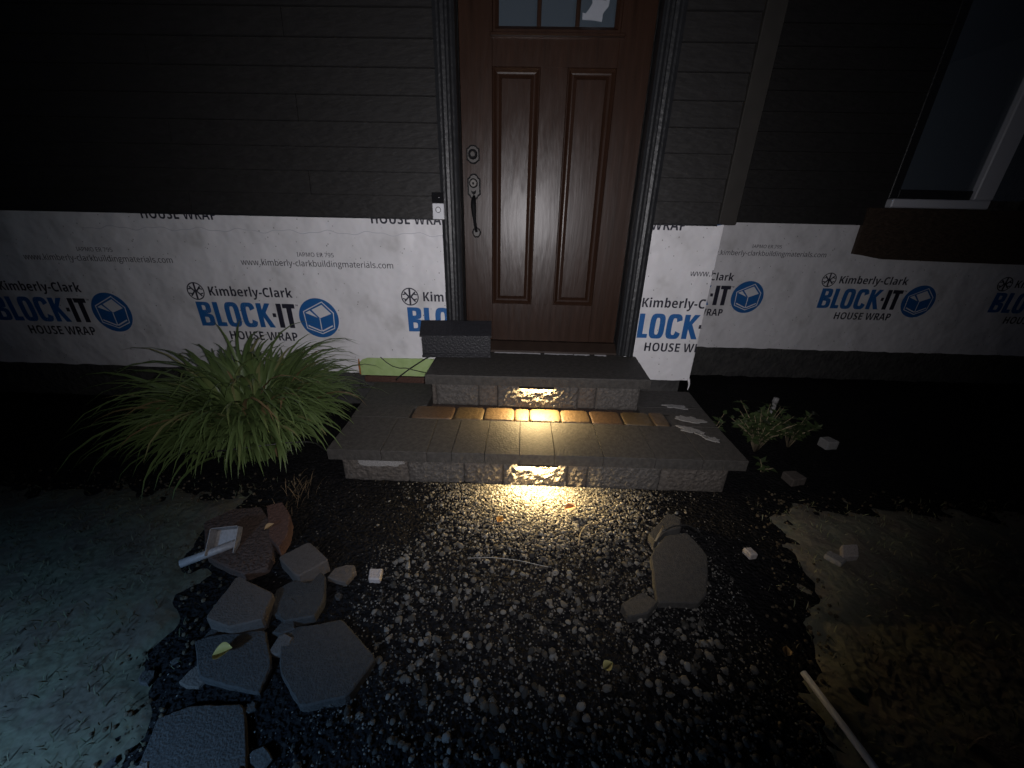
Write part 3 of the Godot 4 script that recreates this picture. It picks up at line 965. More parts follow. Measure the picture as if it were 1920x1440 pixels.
func build_door() -> void:
	var d := Node3D.new()
	d.name = "door"
	house.add_child(d)
	d.set_meta("label", "reddish brown wooden front door with two tall raised panels and three small panes")
	var zf := -0.06
	var zb := -0.105
	var m: Material = mats.door
	var x0 := -0.158
	var x1 := 0.756
	obj("stile", bx(Vector3(x0, 0.0, zb), Vector3(0.0, 2.03, zf), 0.002), m, d)
	obj("stile", bx(Vector3(0.598, 0.0, zb), Vector3(x1, 2.03, zf), 0.002), m, d)
	obj("stile", bx(Vector3(0.234, 0.226, zb), Vector3(0.364, 1.366, zf), 0.0005), m, d)
	obj("rail", bx(Vector3(0.0, 0.0, zb), Vector3(0.598, 0.226, zf), 0.0005), m, d)
	obj("rail", bx(Vector3(0.0, 1.366, zb), Vector3(0.598, 1.488, zf), 0.0005), m, d)
	obj("rail", bx(Vector3(0.0, 1.95, zb), Vector3(0.598, 2.03, zf), 0.0005), m, d)
	var prof := [Vector2(0.0, zf), Vector2(0.003, zf + 0.005), Vector2(0.007, zf + 0.006), Vector2(0.013, zf + 0.001), Vector2(0.02, zf - 0.006), Vector2(0.026, zf - 0.0085), Vector2(0.031, zf - 0.008), Vector2(0.044, zf - 0.0015), Vector2(0.046, zf)]
	for px in [[0.0, 0.234], [0.364, 0.598]]:
		obj("panel_moulding", ring_frame(px[0], 0.226, px[1], 1.366, prof), m, d)
		obj("panel", bx(Vector3(px[0] + 0.046, 0.272, zb), Vector3(px[1] - 0.046, 1.32, zf), 0.001), m, d)
	# lites
	obj("lite_moulding", ring_frame(0.0, 1.488, 0.598, 1.95, [Vector2(0, zf), Vector2(0.004, zf + 0.012), Vector2(0.014, zf + 0.012), Vector2(0.03, zf - 0.004), Vector2(0.03, zf - 0.02)]), m, d)
	obj("lite_sill", bx(Vector3(-0.01, 1.478, zf + 0.001), Vector3(0.62, 1.49, zf + 0.022), 0.003), m, d)
	for gx in [0.207, 0.386]:
		obj("muntin", bx(Vector3(gx, 1.518, zf - 0.03), Vector3(gx + 0.02, 1.92, zf - 0.004), 0.003), m, d)
	for gx in [[0.03, 0.207], [0.227, 0.386], [0.406, 0.568]]:
		obj("glass_pane", bx(Vector3(gx[0], 1.518, zf - 0.02), Vector3(gx[1], 1.92, zf - 0.016)), mats.glass, d)
	var pale := [Vector2(0.418, 1.578), Vector2(0.43, 1.573), Vector2(0.445, 1.588), Vector2(0.46, 1.61), Vector2(0.452, 1.66), Vector2(0.475, 1.652), Vector2(0.492, 1.622), Vector2(0.52, 1.62), Vector2(0.54, 1.64), Vector2(0.535, 1.6), Vector2(0.512, 1.575), Vector2(0.51, 1.545), Vector2(0.47, 1.55), Vector2(0.418, 1.552)]  # irregular pale cut-out set behind the third pane
	var pp := obj("pale_cutout", extrude_z(pale, zf - 0.03, zf - 0.024), mats.pale_sheet, d)
	pp.set_meta("label", "pale irregular shape behind the third pane")
	# deadbolt
	var st := flat()
	var plate := func(c: Vector2, w: float, h: float, z0: float, z1: float, r: float) -> ArrayMesh:
		var pts := []
		# a rounded top and bottom with shoulders
		for s in [[1, 1], [-1, 1], [-1, -1], [1, -1]]:
			var seq := [Vector2(w, h * 0.62), Vector2(w * 0.72, h * 0.72), Vector2(w * 0.5, h * 0.92), Vector2(w * 0.2, h)]
			if s[0] * s[1] < 0: seq.reverse()
			for q in seq: pts.append(c + Vector2(q.x * s[0], q.y * s[1]))
		return extrude_z(pts, z0, z1)
	obj("deadbolt_plate", plate.call(Vector2(-0.1, 0.997), 0.034, 0.043, zf, zf + 0.008, 0.0), mats.iron, d)
	obj("deadbolt_face", plate.call(Vector2(-0.1, 0.997), 0.028, 0.036, zf + 0.008, zf + 0.0095, 0.0), mats.hardware_face, d)
	obj("deadbolt_cylinder", disc_z(Vector3(-0.1, 0.997, zf + 0.008), 0.024, 0.014, 24, 1.0, 0.004), mats.iron, d)
	obj("keyway", disc_z(Vector3(-0.1, 0.997, zf + 0.022), 0.012, 0.003, 16, 1.0, 0.001), mats.hardware_face, d)
	# handle set
	obj("handle_plate", plate.call(Vector2(-0.098, 0.848), 0.035, 0.062, zf, zf + 0.006, 0.0), mats.iron, d)
	obj("handle_plate_face", plate.call(Vector2(-0.098, 0.848), 0.028, 0.054, zf + 0.006, zf + 0.008, 0.0), mats.hardware_face, d)
	obj("lock_ring", disc_z(Vector3(-0.1, 0.864, zf + 0.008), 0.023, 0.008, 24, 1.0, 0.003), mats.iron, d)
	obj("lock_cylinder", disc_z(Vector3(-0.1, 0.864, zf + 0.016), 0.017, 0.003, 24, 1.0, 0.001), plain(lin(0.1, 0.09, 0.08), 0.45), d)
	obj("keyway", disc_z(Vector3(-0.1, 0.863, zf + 0.0192), 0.006, 0.002, 12, 1.0, 0.0005), mats.iron, d)
	obj("thumb_latch", extrude_z([Vector2(-0.112, 0.828), Vector2(-0.098, 0.823), Vector2(-0.085, 0.829), Vector2(-0.09, 0.816), Vector2(-0.098, 0.808), Vector2(-0.107, 0.816)], zf + 0.008, zf + 0.03), mats.iron, d)
	obj("grip", tube(curve_pts([Vector3(-0.098, 0.8, zf + 0.006), Vector3(-0.098, 0.786, zf + 0.034), Vector3(-0.097, 0.755, zf + 0.05), Vector3(-0.095, 0.71, zf + 0.048), Vector3(-0.092, 0.665, zf + 0.036), Vector3(-0.09, 0.64, zf + 0.02), Vector3(-0.089, 0.626, zf + 0.006)], 18), [0.008, 0.009, 0.010, 0.0125, 0.014, 0.0145, 0.014, 0.013, 0.012, 0.011, 0.010, 0.009, 0.0085, 0.008, 0.008, 0.008, 0.008, 0.008], 10), mats.iron, d)
	obj("grip_foot", disc_z(Vector3(-0.088, 0.62, zf), 0.025, 0.005, 10, 1.12, 0.002), mats.iron, d)
	obj("grip_foot_face", disc_z(Vector3(-0.088, 0.62, zf + 0.005), 0.018, 0.002, 16, 1.12, 0.001), mats.hardware_face, d)

# ---- steps
func build_steps() -> void:
	var s := thing("front_steps", "two charcoal stone steps with split-face block risers leading up to the brown door", "steps", Vector3(0.27, GROUND, 0.4))
	var off := -s.position
	# upper tread: one wide slab with a worn front edge
	obj("tread", poly_slab([Vector2(-0.325, 0.018), Vector2(0.885, 0.018), Vector2(0.865, 0.385), Vector2(-0.318, 0.405)], -0.114, -0.06, 0.007), mats.slab, s, off)
	# upper riser
	var j1 := [-0.30, -0.276, -0.044, 0.061, 0.498, 0.596, 0.828]
	for i in j1.size() - 1:
		var amp: float = [0.004, 0.008, 0.009, 0.017, 0.009, 0.006][i]
		obj("riser_block", rough_block(j1[i] + 0.0015, j1[i + 1] - 0.0015, -0.258, -0.1145, 0.36 + [0.0, 0.0, -0.004, 0.003, -0.004, 0.0][i], 0.3, amp, 300 + i), [mats.block, mats.block_b, mats.block, mats.block_b, mats.block, mats.block_b][i], s, off)
	# tumbled tan pavers along the riser
	var tj := [-0.385, -0.163, -0.006, 0.156, 0.236, 0.402, 0.557, 0.725, 0.879, 0.962]
	for i in tj.size() - 1:
		obj("tan_paver", cobble(tj[i] + 0.0015, tj[i + 1] - 0.0015, 0.368 + 0.003 * (i % 2), 0.508, -0.31, -0.258 + 0.001 * (i % 3), 40 + i), [mats.tan, mats.tan_b, mats.tan_c][(i * 7 + 1) % 3], s, off)
	obj("bedding", bx(Vector3(-0.60, -0.45, 0.1), Vector3(1.11, -0.318, 0.72)), mats.dirt_brown, s, off)
	# flat charcoal pavers of the lower step
	var sj := [-0.672, -0.43, -0.225, -0.115, 0.032, 0.187, 0.344, 0.56, 0.79, 1.0, 1.197]
	for i in sj.size() - 1:
		var za := 0.82 - 0.016 * (i / 9.0)
		var zc := 0.82 - 0.016 * ((i + 1) / 9.0)
		var dx := 0.012 if i < 3 else 0.0
		obj("flat_paver", poly_slab([Vector2(sj[i] - dx + 0.0012, 0.511), Vector2(sj[i + 1] - (0.012 if i < 2 else 0.0) - 0.0012, 0.511), Vector2(sj[i + 1] - 0.0012, zc), Vector2(sj[i] + 0.0012, za)], -0.313, -0.26 - 0.0006 * (i % 3), 0.0015), [mats.slab, mats.slab_b][i % 2], s, off)
	# the pavers beside the upper step, back to the wall
	obj("flat_paver", poly_slab([Vector2(-0.722, 0.07), Vector2(-0.33, 0.07), Vector2(-0.33, 0.36), Vector2(-0.392, 0.39), Vector2(-0.392, 0.508), Vector2(-0.69, 0.508)], -0.313, -0.261, 0.003), mats.slab, s, off)
	obj("flat_paver", poly_slab([Vector2(0.84, 0.07), Vector2(1.225, 0.07), Vector2(1.21, 0.3), Vector2(0.84, 0.3)], -0.313, -0.261, 0.003), mats.slab, s, off)
	obj("flat_paver", poly_slab([Vector2(0.84, 0.303), Vector2(1.21, 0.303), Vector2(1.2, 0.508), Vector2(0.968, 0.508), Vector2(0.968, 0.385), Vector2(0.84, 0.385)], -0.313, -0.2606, 0.003), mats.slab_b, s, off)
	# lower riser
	var j2 := [-0.644, -0.334, -0.07, 0.113, 0.414, 0.508, 0.846, 1.15]
	for i in j2.size() - 1:
		var amp: float = [0.006, 0.007, 0.012, 0.017, 0.013, 0.006, 0.004][i]
		obj("riser_block", rough_block(j2[i] + 0.0015, j2[i + 1] - 0.0015, -0.47, -0.3135, 0.768 + [0.0, 0.0, -0.003, 0.003, -0.002, 0.0, 0.0][i], 0.22, amp, 320 + i), [mats.block, mats.block_b, mats.block, mats.block_b, mats.block, mats.block_b, mats.block][i], s, off)
	for sx in [[-0.644, -0.59], [1.096, 1.15]]:
		obj("riser_block", bx(Vector3(sx[0], -0.47, 0.12), Vector3(sx[1], -0.3135, 0.545), 0.004), mats.block_b, s, off)
	# mortar smears: on the left riser stone and on the right pavers
	var mz := noise(77, 22.0, 4)
	for sm in [[Vector2(1.06, 0.282), 0.07, 0.024, 0.2], [Vector2(1.085, 0.433), 0.07, 0.03, 0.25], [Vector2(1.04, 0.54), 0.055, 0.026, 0.5], [Vector2(1.115, 0.63), 0.038, 0.022, 0.6], [Vector2(1.078, 0.59), 0.03, 0.012, 0.9]]:
		var ring := []
		for k in 30:
			var a := TAU * k / 30
			var rr: float = 1.0 + 0.75 * mz.get_noise_2d(sm[0].x + cos(a) * 0.06, sm[0].y * 3.0 + sin(a) * 0.06)
			ring.append(sm[0] + Vector2(cos(a) * sm[1] * rr, sin(a) * sm[2] * rr).rotated(sm[3]))
		obj("mortar_smear", poly_slab(ring, -0.262, -0.2572, 0.002), mats.mortar, s, off)
	var wall_smear := []
	for k in 34:
		var a := TAU * k / 34
		var rr: float = 1.0 + 0.5 * mz.get_noise_2d(3.0 + cos(a) * 0.07, sin(a) * 0.07)
		wall_smear.append(Vector2(-0.46 + cos(a) * 0.1 * rr, -0.352 + sin(a) * 0.024 * rr))
	obj("mortar_smear", extrude_z(wall_smear, 0.76, 0.7765), mats.mortar, s, off)

func build_step_lights() -> void:
	var warm := Color(1.0, 0.86, 0.6)
	for q in [[0.269, -0.1142, 0.372, "upper", 1.0], [0.272, -0.3135, 0.782, "lower", 2.0]]:
		var l := thing("step_light", "slim warm LED bar glowing under the %s step's overhang" % q[3], "light", Vector3(q[0], q[1], q[2]), "LED bars under the step edges")
		obj("housing", bx(Vector3(-0.092, -0.0065, -0.002), Vector3(0.092, -0.0005, 0.018), 0.001), mats.iron, l)
		for ex in [-1.0, 1.0]:
			obj("added_end_cap", bx(Vector3(0.0925 * ex - 0.001, -0.0165, -0.002), Vector3(0.0925 * ex + 0.001, -0.0006, 0.018), 0.0003), mats.iron, l)  # caps added to narrow the glow sideways
		obj("added_glare_lip", bx(Vector3(-0.092, -0.0151, 0.0185), Vector3(0.092, -0.0008, 0.0200), 0.0005), mats.iron, l)  # lip added to cut the glow short on pavers and gravel
		var dm := plain(Color(1.0, 0.85, 0.6), 0.4)
		dm.emission_enabled = true
		dm.emission = Color(1.0, 0.78, 0.45)
		dm.emission_energy_multiplier = 6.0
		obj("diffuser", bx(Vector3(-0.088, -0.0085, 0.0), Vector3(0.088, -0.0068, 0.014), 0.001), dm, l)
		for cx in [-0.076, -0.035, 0.002, 0.028, 0.07]:
			obj("led_chip", bx(Vector3(cx - 0.002, -0.0142, 0.013), Vector3(cx + 0.002, -0.009, 0.0182), 0.0005), dm, l)
		var a := AreaLight3D.new()
		a.name = "glow"
		a.light_color = warm
		a.light_energy = q[4]
		a.area_size = Vector2(0.172, 0.008)
		a.shadow_enabled = true
		l.add_child(a)
		a.position = Vector3(0, -0.0108, 0.007)
		a.rotation = Vector3(deg_to_rad(-90 + 36), PI, 0)

# ---- loose objects
func build_objects() -> void:
	# doorbell
	var b := thing("video_doorbell", "small black and silver video doorbell beside the door casing", "doorbell", Vector3(-0.276, 0.684, 0.03))
	obj("back_plate", bx(Vector3(-0.03, 0, -0.008), Vector3(0.03, 0.128, 0.006), 0.003), mats.black_plastic, b)
	var gb := plain(lin(0.01, 0.01, 0.011), 0.15)
	obj("camera_face", bx(Vector3(-0.0305, 0.077, 0.0065), Vector3(0.0305, 0.128, 0.018), 0.004), gb, b)
	obj("camera_lens", disc_z(Vector3(0, 0.106, 0.018), 0.008, 0.003, 18, 1.0, 0.001), gb, b)
	var silver := plain(lin(0.62, 0.63, 0.66), 0.4)
	obj("front_plate", bx(Vector3(-0.0305, 0.0, 0.0065), Vector3(0.0305, 0.0765, 0.018), 0.003), silver, b)
	var ringst := flat()
	for t in ring_tris(Vector2(0, 0.046), 0.0145, 0.0115, 0.0186, 30): ringst.add_vertex(t)
	obj("button_ring", done(ringst), mats.iron, b)
	obj("button", disc_z(Vector3(0, 0.046, 0.018), 0.011, 0.001, 24, 1.0, 0.0004), plain(lin(0.7, 0.71, 0.74), 0.35), b)

	# dark box with a sloping lid at the end of the step
	var k := thing("storage_box", "low black box with a sloping lid standing on the step before the door jamb", "box", Vector3(-0.2, -0.06, 0.085), "", deg_to_rad(4.0))
	obj("body", extrude_x([Vector2(-0.04, 0.0015), Vector2(0.04, 0.0015), Vector2(0.04, 0.02), Vector2(0.036, 0.024), Vector2(0.036, 0.122), Vector2(-0.04, 0.185)], -0.196, 0.2), mats.black_plastic, k)
	obj("lid", extrude_x([Vector2(0.05, 0.126), Vector2(0.05, 0.134), Vector2(-0.036, 0.2), Vector2(-0.046, 0.2), Vector2(-0.046, 0.186), Vector2(-0.04, 0.187), Vector2(0.036, 0.1235)], -0.204, 0.206), mats.black_plastic, k)
	obj("base_lip", bx(Vector3(-0.199, 0.0008, 0.0405), Vector3(0.203, 0.014, 0.046), 0.002), mats.black_plastic, k)

	# cables hanging over the green sheathing
	tag(obj("cable", tube(curve_pts([Vector3(-0.693, -0.112, 0.016), Vector3(-0.66, -0.145, 0.018), Vector3(-0.622, -0.17, 0.02), Vector3(-0.575, -0.181, 0.022), Vector3(-0.532, -0.178, 0.023), Vector3(-0.49, -0.19, 0.024), Vector3(-0.44, -0.199, 0.025), Vector3(-0.38, -0.2, 0.05)], 26), [0.003], 6), mats.cable), "thin black cable sagging across the bare green sheathing", "cable")
	tag(obj("cable", tube(curve_pts([Vector3(-0.6, -0.25, 0.05), Vector3(-0.565, -0.219, 0.04), Vector3(-0.505, -0.174, 0.034), Vector3(-0.406, -0.108, 0.03), Vector3(-0.37, -0.09, 0.03)], 14), [0.0045], 6), mats.cable), "thicker black cable rising straight across the green sheathing to the box", "cable")

	# pavers, slabs and rubble heaped left of the gravel
	var stones := [
		["loose_paver", "brown concrete paver lying diamond-wise beside the red brick end", "paver", [Vector2(-0.655, 1.266), Vector2(-0.578, 1.197), Vector2(-0.467, 1.273), Vector2(-0.543, 1.341)], -0.49, -0.41, mats.paver_brown, Vector2(0.04, -0.05)],
		["loose_paver", "largest brown concrete paver lying flat below the white junction box", "paver", [Vector2(-0.735, 1.494), Vector2(-0.747, 1.343), Vector2(-0.587, 1.399), Vector2(-0.565, 1.486), Vector2(-0.647, 1.519)], -0.49, -0.413, mats.paver_brown, Vector2(-0.03, 0.05)],
		["red_brick", "broken red brick standing by the ornamental grass", "brick", [Vector2(-0.841, 1.032), Vector2(-0.79, 1.007), Vector2(-0.716, 1.074), Vector2(-0.678, 1.162), Vector2(-0.676, 1.225), Vector2(-0.743, 1.178)], -0.47, -0.405, mats.brick_red, Vector2(0.0, -0.08)],
		["clay_lump", "wide lump of brown clay around the white junction box", "rubble", [Vector2(-0.93, 1.254), Vector2(-1.06, 1.1), Vector2(-1.0, 1.02), Vector2(-0.89, 1.0), Vector2(-0.779, 1.105), Vector2(-0.69, 1.24), Vector2(-0.68, 1.29), Vector2(-0.73, 1.325), Vector2(-0.82, 1.3)], -0.47, -0.433, mats.dirt_brown, Vector2.ZERO],
		["broken_slab", "grey broken slab with a knobbly corner under the diamond paver", "slab", [Vector2(-0.606, 1.366), Vector2(-0.571, 1.334), Vector2(-0.495, 1.341), Vector2(-0.489, 1.299), Vector2(-0.461, 1.319), Vector2(-0.425, 1.406), Vector2(-0.43, 1.46), Vector2(-0.518, 1.476), Vector2(-0.594, 1.413)], -0.49, -0.437, mats.paver_grey, Vector2(0.06, 0.0)],
		["broken_slab", "large grey slab tapering to a point against the gravel", "slab", [Vector2(-0.52, 1.49), Vector2(-0.425, 1.475), Vector2(-0.345, 1.455), Vector2(-0.199, 1.565), Vector2(-0.238, 1.663), Vector2(-0.347, 1.691), Vector2(-0.449, 1.61)], -0.49, -0.44, mats.paver_grey, Vector2(0.03, 0.04)],
		["broken_slab", "grey slab carrying a pale yellow leaf", "slab", [Vector2(-0.734, 1.545), Vector2(-0.699, 1.527), Vector2(-0.554, 1.5), Vector2(-0.48, 1.594), Vector2(-0.474, 1.661), Vector2(-0.65, 1.635)], -0.49, -0.44, mats.paver_grey, Vector2(-0.04, -0.03)],
		["broken_slab", "grey slab half sunk at the lawn edge past the leaf", "slab", [Vector2(-0.69, 1.72), Vector2(-0.631, 1.69), Vector2(-0.499, 1.68), Vector2(-0.391, 1.82), Vector2(-0.42, 1.95), Vector2(-0.6, 1.93)], -0.49, -0.445, mats.paver_grey, Vector2(0.0, 0.03)],
		["stone_slab", "large dark rounded stone slab lying right of the gravel", "stone", [Vector2(0.674, 1.193), Vector2(0.698, 1.155), Vector2(0.763, 1.092), Vector2(0.851, 1.074), Vector2(0.878, 1.146), Vector2(0.885, 1.183), Vector2(0.821, 1.327), Vector2(0.779, 1.363), Vector2(0.645, 1.365)], -0.49, -0.424, mats.paver_grey, Vector2(0.02, -0.05)],
		["stone_slab", "narrow dark stone leaning behind the large rounded slab", "stone", [Vector2(0.773, 1.008), Vector2(0.814, 0.966), Vector2(0.856, 0.989), Vector2(0.84, 1.048), Vector2(0.775, 1.066), Vector2(0.711, 1.123), Vector2(0.7, 1.08)], -0.47, -0.42, mats.paver_grey, Vector2(0.05, 0.0)],
		["stone_slab", "small grey stone half buried in the gravel near the rounded slab", "stone", [Vector2(0.526, 1.374), Vector2(0.607, 1.329), Vector2(0.648, 1.365), Vector2(0.602, 1.407), Vector2(0.54, 1.418)], -0.47, -0.43, mats.paver_grey, Vector2(0.05, 0.04)],
		["white_tile", "small square white tile chip lying at the gravel's left edge", "tile", [Vector2(-0.329, 1.274), Vector2(-0.283, 1.272), Vector2(-0.279, 1.317), Vector2(-0.319, 1.316)], -0.46, -0.44, mats.white_stone, Vector2.ZERO],
		["white_tile", "square white stone offcut lying in the right lawn", "tile", [Vector2(1.433, 1.096), Vector2(1.498, 1.093), Vector2(1.459, 1.15), Vector2(1.392, 1.156)], -0.46, -0.425, mats.white_stone, Vector2.ZERO],
		["grey_stone", "flat grey stone beside the square white offcut", "stone", [Vector2(1.34, 1.14), Vector2(1.37, 1.12), Vector2(1.41, 1.16), Vector2(1.37, 1.185)], -0.46, -0.432, mats.mortar, Vector2.ZERO],
		["grey_stone", "pale stone lying by the right lower corner of the steps", "stone", [Vector2(1.49, 0.64), Vector2(1.56, 0.63), Vector2(1.58, 0.69), Vector2(1.5, 0.71)], -0.46, -0.42, mats.paver_brown, Vector2.ZERO],
		["grey_stone", "pale stone lying beyond the small bush", "stone", [Vector2(1.9, 0.31), Vector2(1.96, 0.3), Vector2(1.98, 0.36), Vector2(1.91, 0.37)], -0.46, -0.41, mats.mortar, Vector2.ZERO],
		["grey_stone", "tiny white chip on the dark soil right of the rounded slab", "stone", [Vector2(1.05, 1.12), Vector2(1.08, 1.115), Vector2(1.09, 1.15), Vector2(1.06, 1.155)], -0.46, -0.435, mats.white_stone, Vector2.ZERO],
		["brown_stone", "brown stone in the grass beyond the white rod", "stone", [Vector2(1.28, 1.7), Vector2(1.35, 1.68), Vector2(1.4, 1.72), Vector2(1.33, 1.77)], -0.46, -0.42, mats.paver_brown, Vector2.ZERO],
	]
	var jit := RandomNumberGenerator.new()
	jit.seed = 9
	for s in stones:
		var ring := []
		var src: Array = s[3]
		# chip the outline: extra points along each side
		for i in src.size():
			var a: Vector2 = src[i]
			var c: Vector2 = src[(i + 1) % src.size()]
			var len := a.distance_to(c)
			for q in [0.06, 0.2, 0.36, 0.5, 0.63, 0.8, 0.94]:
				var e := (c - a).normalized()
				var off := jit.randf_range(-0.012, 0.014) * len if q > 0.1 and q < 0.9 else 0.012 * len * jit.randf()
				ring.append(a.lerp(c, q) + Vector2(-e.y, e.x) * off)
		tag(obj(s[0], poly_slab(ring, s[4], s[5], 0.004, s[7]), s[6]), s[1], s[2])

	# chips of the same broken slabs lying between them
	for i in 22:
		var c := Vector2(jit.randf_range(-0.82, -0.38), 0)
		c.y = jit.randf_range(1.28, 1.9)
		var rr := jit.randf_range(0.014, 0.045)
		var ring := []
		var sides := jit.randi_range(5, 8)
		for q in sides:
			var a := TAU * (q + jit.randf_range(-0.25, 0.25)) / sides
			ring.append(c + Vector2(cos(a), sin(a)) * rr * jit.randf_range(0.7, 1.15))
		tag(obj("stone_chip", poly_slab(ring, -0.49, GROUND - 0.002 + rr * jit.randf_range(0.1, 0.5), 0.003, Vector2(jit.randf_range(-0.2, 0.2), jit.randf_range(-0.2, 0.2))), mats.paver_grey if i % 3 else mats.paver_brown), "small chip of broken stone lying among the loose slabs", "stone", "stone chips among the loose slabs")

	# white junction box: an open-topped box, lying tilted
	var j := thing("junction_box", "open white plastic junction box lying tilted on the brown clay", "box", Vector3(-0.885, -0.425, 1.2), "", deg_to_rad(12))
	j.rotation.x = deg_to_rad(38)
	obj("back", bx(Vector3(-0.04, 0, -0.045), Vector3(0.04, 0.005, 0.045), 0.001), mats.white_plastic, j)
	for w in [[Vector3(-0.043, 0.0, -0.045), Vector3(-0.0405, 0.05, 0.045)], [Vector3(0.0405, 0.0, -0.045), Vector3(0.043, 0.035, 0.045)], [Vector3(-0.043, 0.0, 0.0455), Vector3(0.043, 0.022, 0.048)], [Vector3(-0.043, 0.0, -0.048), Vector3(0.043, 0.045, -0.0455)]]:
		obj("side", bx(w[0], w[1], 0.0008), mats.white_plastic, j)
	# pale pipe offcut
	tag(obj("pipe_offcut", tube([Vector3(-0.985, -0.432, 1.295), Vector3(-0.845, -0.42, 1.205)], [0.014], 12), mats.white_plastic), "short pale plastic pipe offcut beside the junction box", "pipe")
	# white rod at the right edge
	tag(obj("white_rod", tube([Vector3(0.979, -0.43, 1.56), Vector3(1.0, -0.43, 1.7), Vector3(1.06, -0.435, 2.1)], [0.0085], 12), mats.vinyl), "long straight white plastic rod lying on the soil at the lawn edge", "rod")
	# pale stake behind the bush
	var sk := thing("marker_stake", "short pale marker stake standing behind the small bush", "stake", Vector3(1.73, -0.455, 0.12))
	obj("shaft", tube([Vector3(0, -0.03, 0), Vector3(-0.01, 0.17, 0.01)], [0.014, 0.012], 10), mats.mortar, sk)
	obj("cap", tube([Vector3(-0.01, 0.172, 0.01), Vector3(-0.01, 0.2, 0.012)], [0.018, 0.014], 10), mats.mortar, sk)
	# twigs and wires on the gravel
	tag(obj("wire", tube(curve_pts([Vector3(0.01, -0.43, 1.225), Vector3(0.09, -0.425, 1.222), Vector3(0.18, -0.428, 1.225), Vector3(0.3, -0.435, 1.245)], 14), [0.0011], 6), mats.mortar), "thin grey wire lying across the gravel", "wire")
	tag(obj("twig", tube(curve_pts([Vector3(0.42, -0.44, 1.14), Vector3(0.43, -0.415, 1.1), Vector3(0.46, -0.41, 1.06), Vector3(0.51, -0.43, 1.03)], 10), [0.0025], 5), mats.stem), "curved dry twig on the gravel at the edge of the warm light", "twig")
	tag(obj("twig", tube([Vector3(0.704, -0.4, 1.14), Vector3(0.752, -0.385, 1.08)], [0.004], 5), mats.stem), "straight pale splinter leaning on the rounded stone slab", "twig")
	tag(obj("twig", tube(curve_pts([Vector3(0.74, -0.392, 1.10), Vector3(0.79, -0.388, 1.075), Vector3(0.86, -0.39, 1.06), Vector3(0.92, -0.43, 1.08)], 8), [0.003], 5), mats.cable), "dark bent twig along the top of the rounded stone slab", "twig")
	# fallen leaves
	var lf := [
		[Vector3(-0.617, -0.418, 1.583), 0.03, 0.3, Color(0.55, 0.42, 0.1), "narrow pale yellow leaf lying on the grey slab"],
		[Vector3(1.075, -0.425, 1.62), 0.028, 2.3, Color(0.4, 0.33, 0.12), "round tan leaf lying beside the white rod"],
		[Vector3(0.968, -0.43, 1.506), 0.016, 1.2, Color(0.4, 0.24, 0.08), "small curled tan leaf on the dark soil right of the gravel"],
		[Vector3(-0.752, -0.395, 1.15), 0.02, 0.8, Color(0.55, 0.34, 0.14), "small pale leaf on the broken red brick"],
		[Vector3(0.41, -0.43, 0.95), 0.028, 0.1, Color(0.3, 0.12, 0.03), "orange brown leaf on the lit gravel"],
		[Vector3(0.444, -0.43, 1.567), 0.018, 0.5, Color(0.4, 0.36, 0.12), "small yellowish leaf in the middle of the gravel"],
		[Vector3(0.116, -0.43, 1.031), 0.02, 1.0, Color(0.42, 0.2, 0.03), "amber leaf at the rim of the warm light"],
	]
	for q in lf:
		var m := plain(lin(q[3].r * 0.55, q[3].g * 0.55, q[3].b * 0.6), 0.7)
		var st := st_new()
		var n := 8
		for i in n:
			var t0 := float(i) / n
			var t1 := float(i + 1) / n
			var w0 := sin(PI * pow(t0, 0.8)) * 0.45
			var w1 := sin(PI * pow(t1, 0.8)) * 0.45
			for s in [-1.0, 1.0]:
				quad(st, Vector3(t0 - 0.5, t0 * t0 * 0.25, 0), Vector3(t1 - 0.5, t1 * t1 * 0.25, 0), Vector3(t1 - 0.5, t1 * t1 * 0.25 + w1 * 0.45, w1 * s), Vector3(t0 - 0.5, t0 * t0 * 0.25 + w0 * 0.45, w0 * s))
		var o := obj("fallen_leaf", done(st), m, null, q[0])
		o.scale = Vector3.ONE * q[1] * 1.7
		o.rotation.y = q[2]
		tag(o, q[4], "leaf")

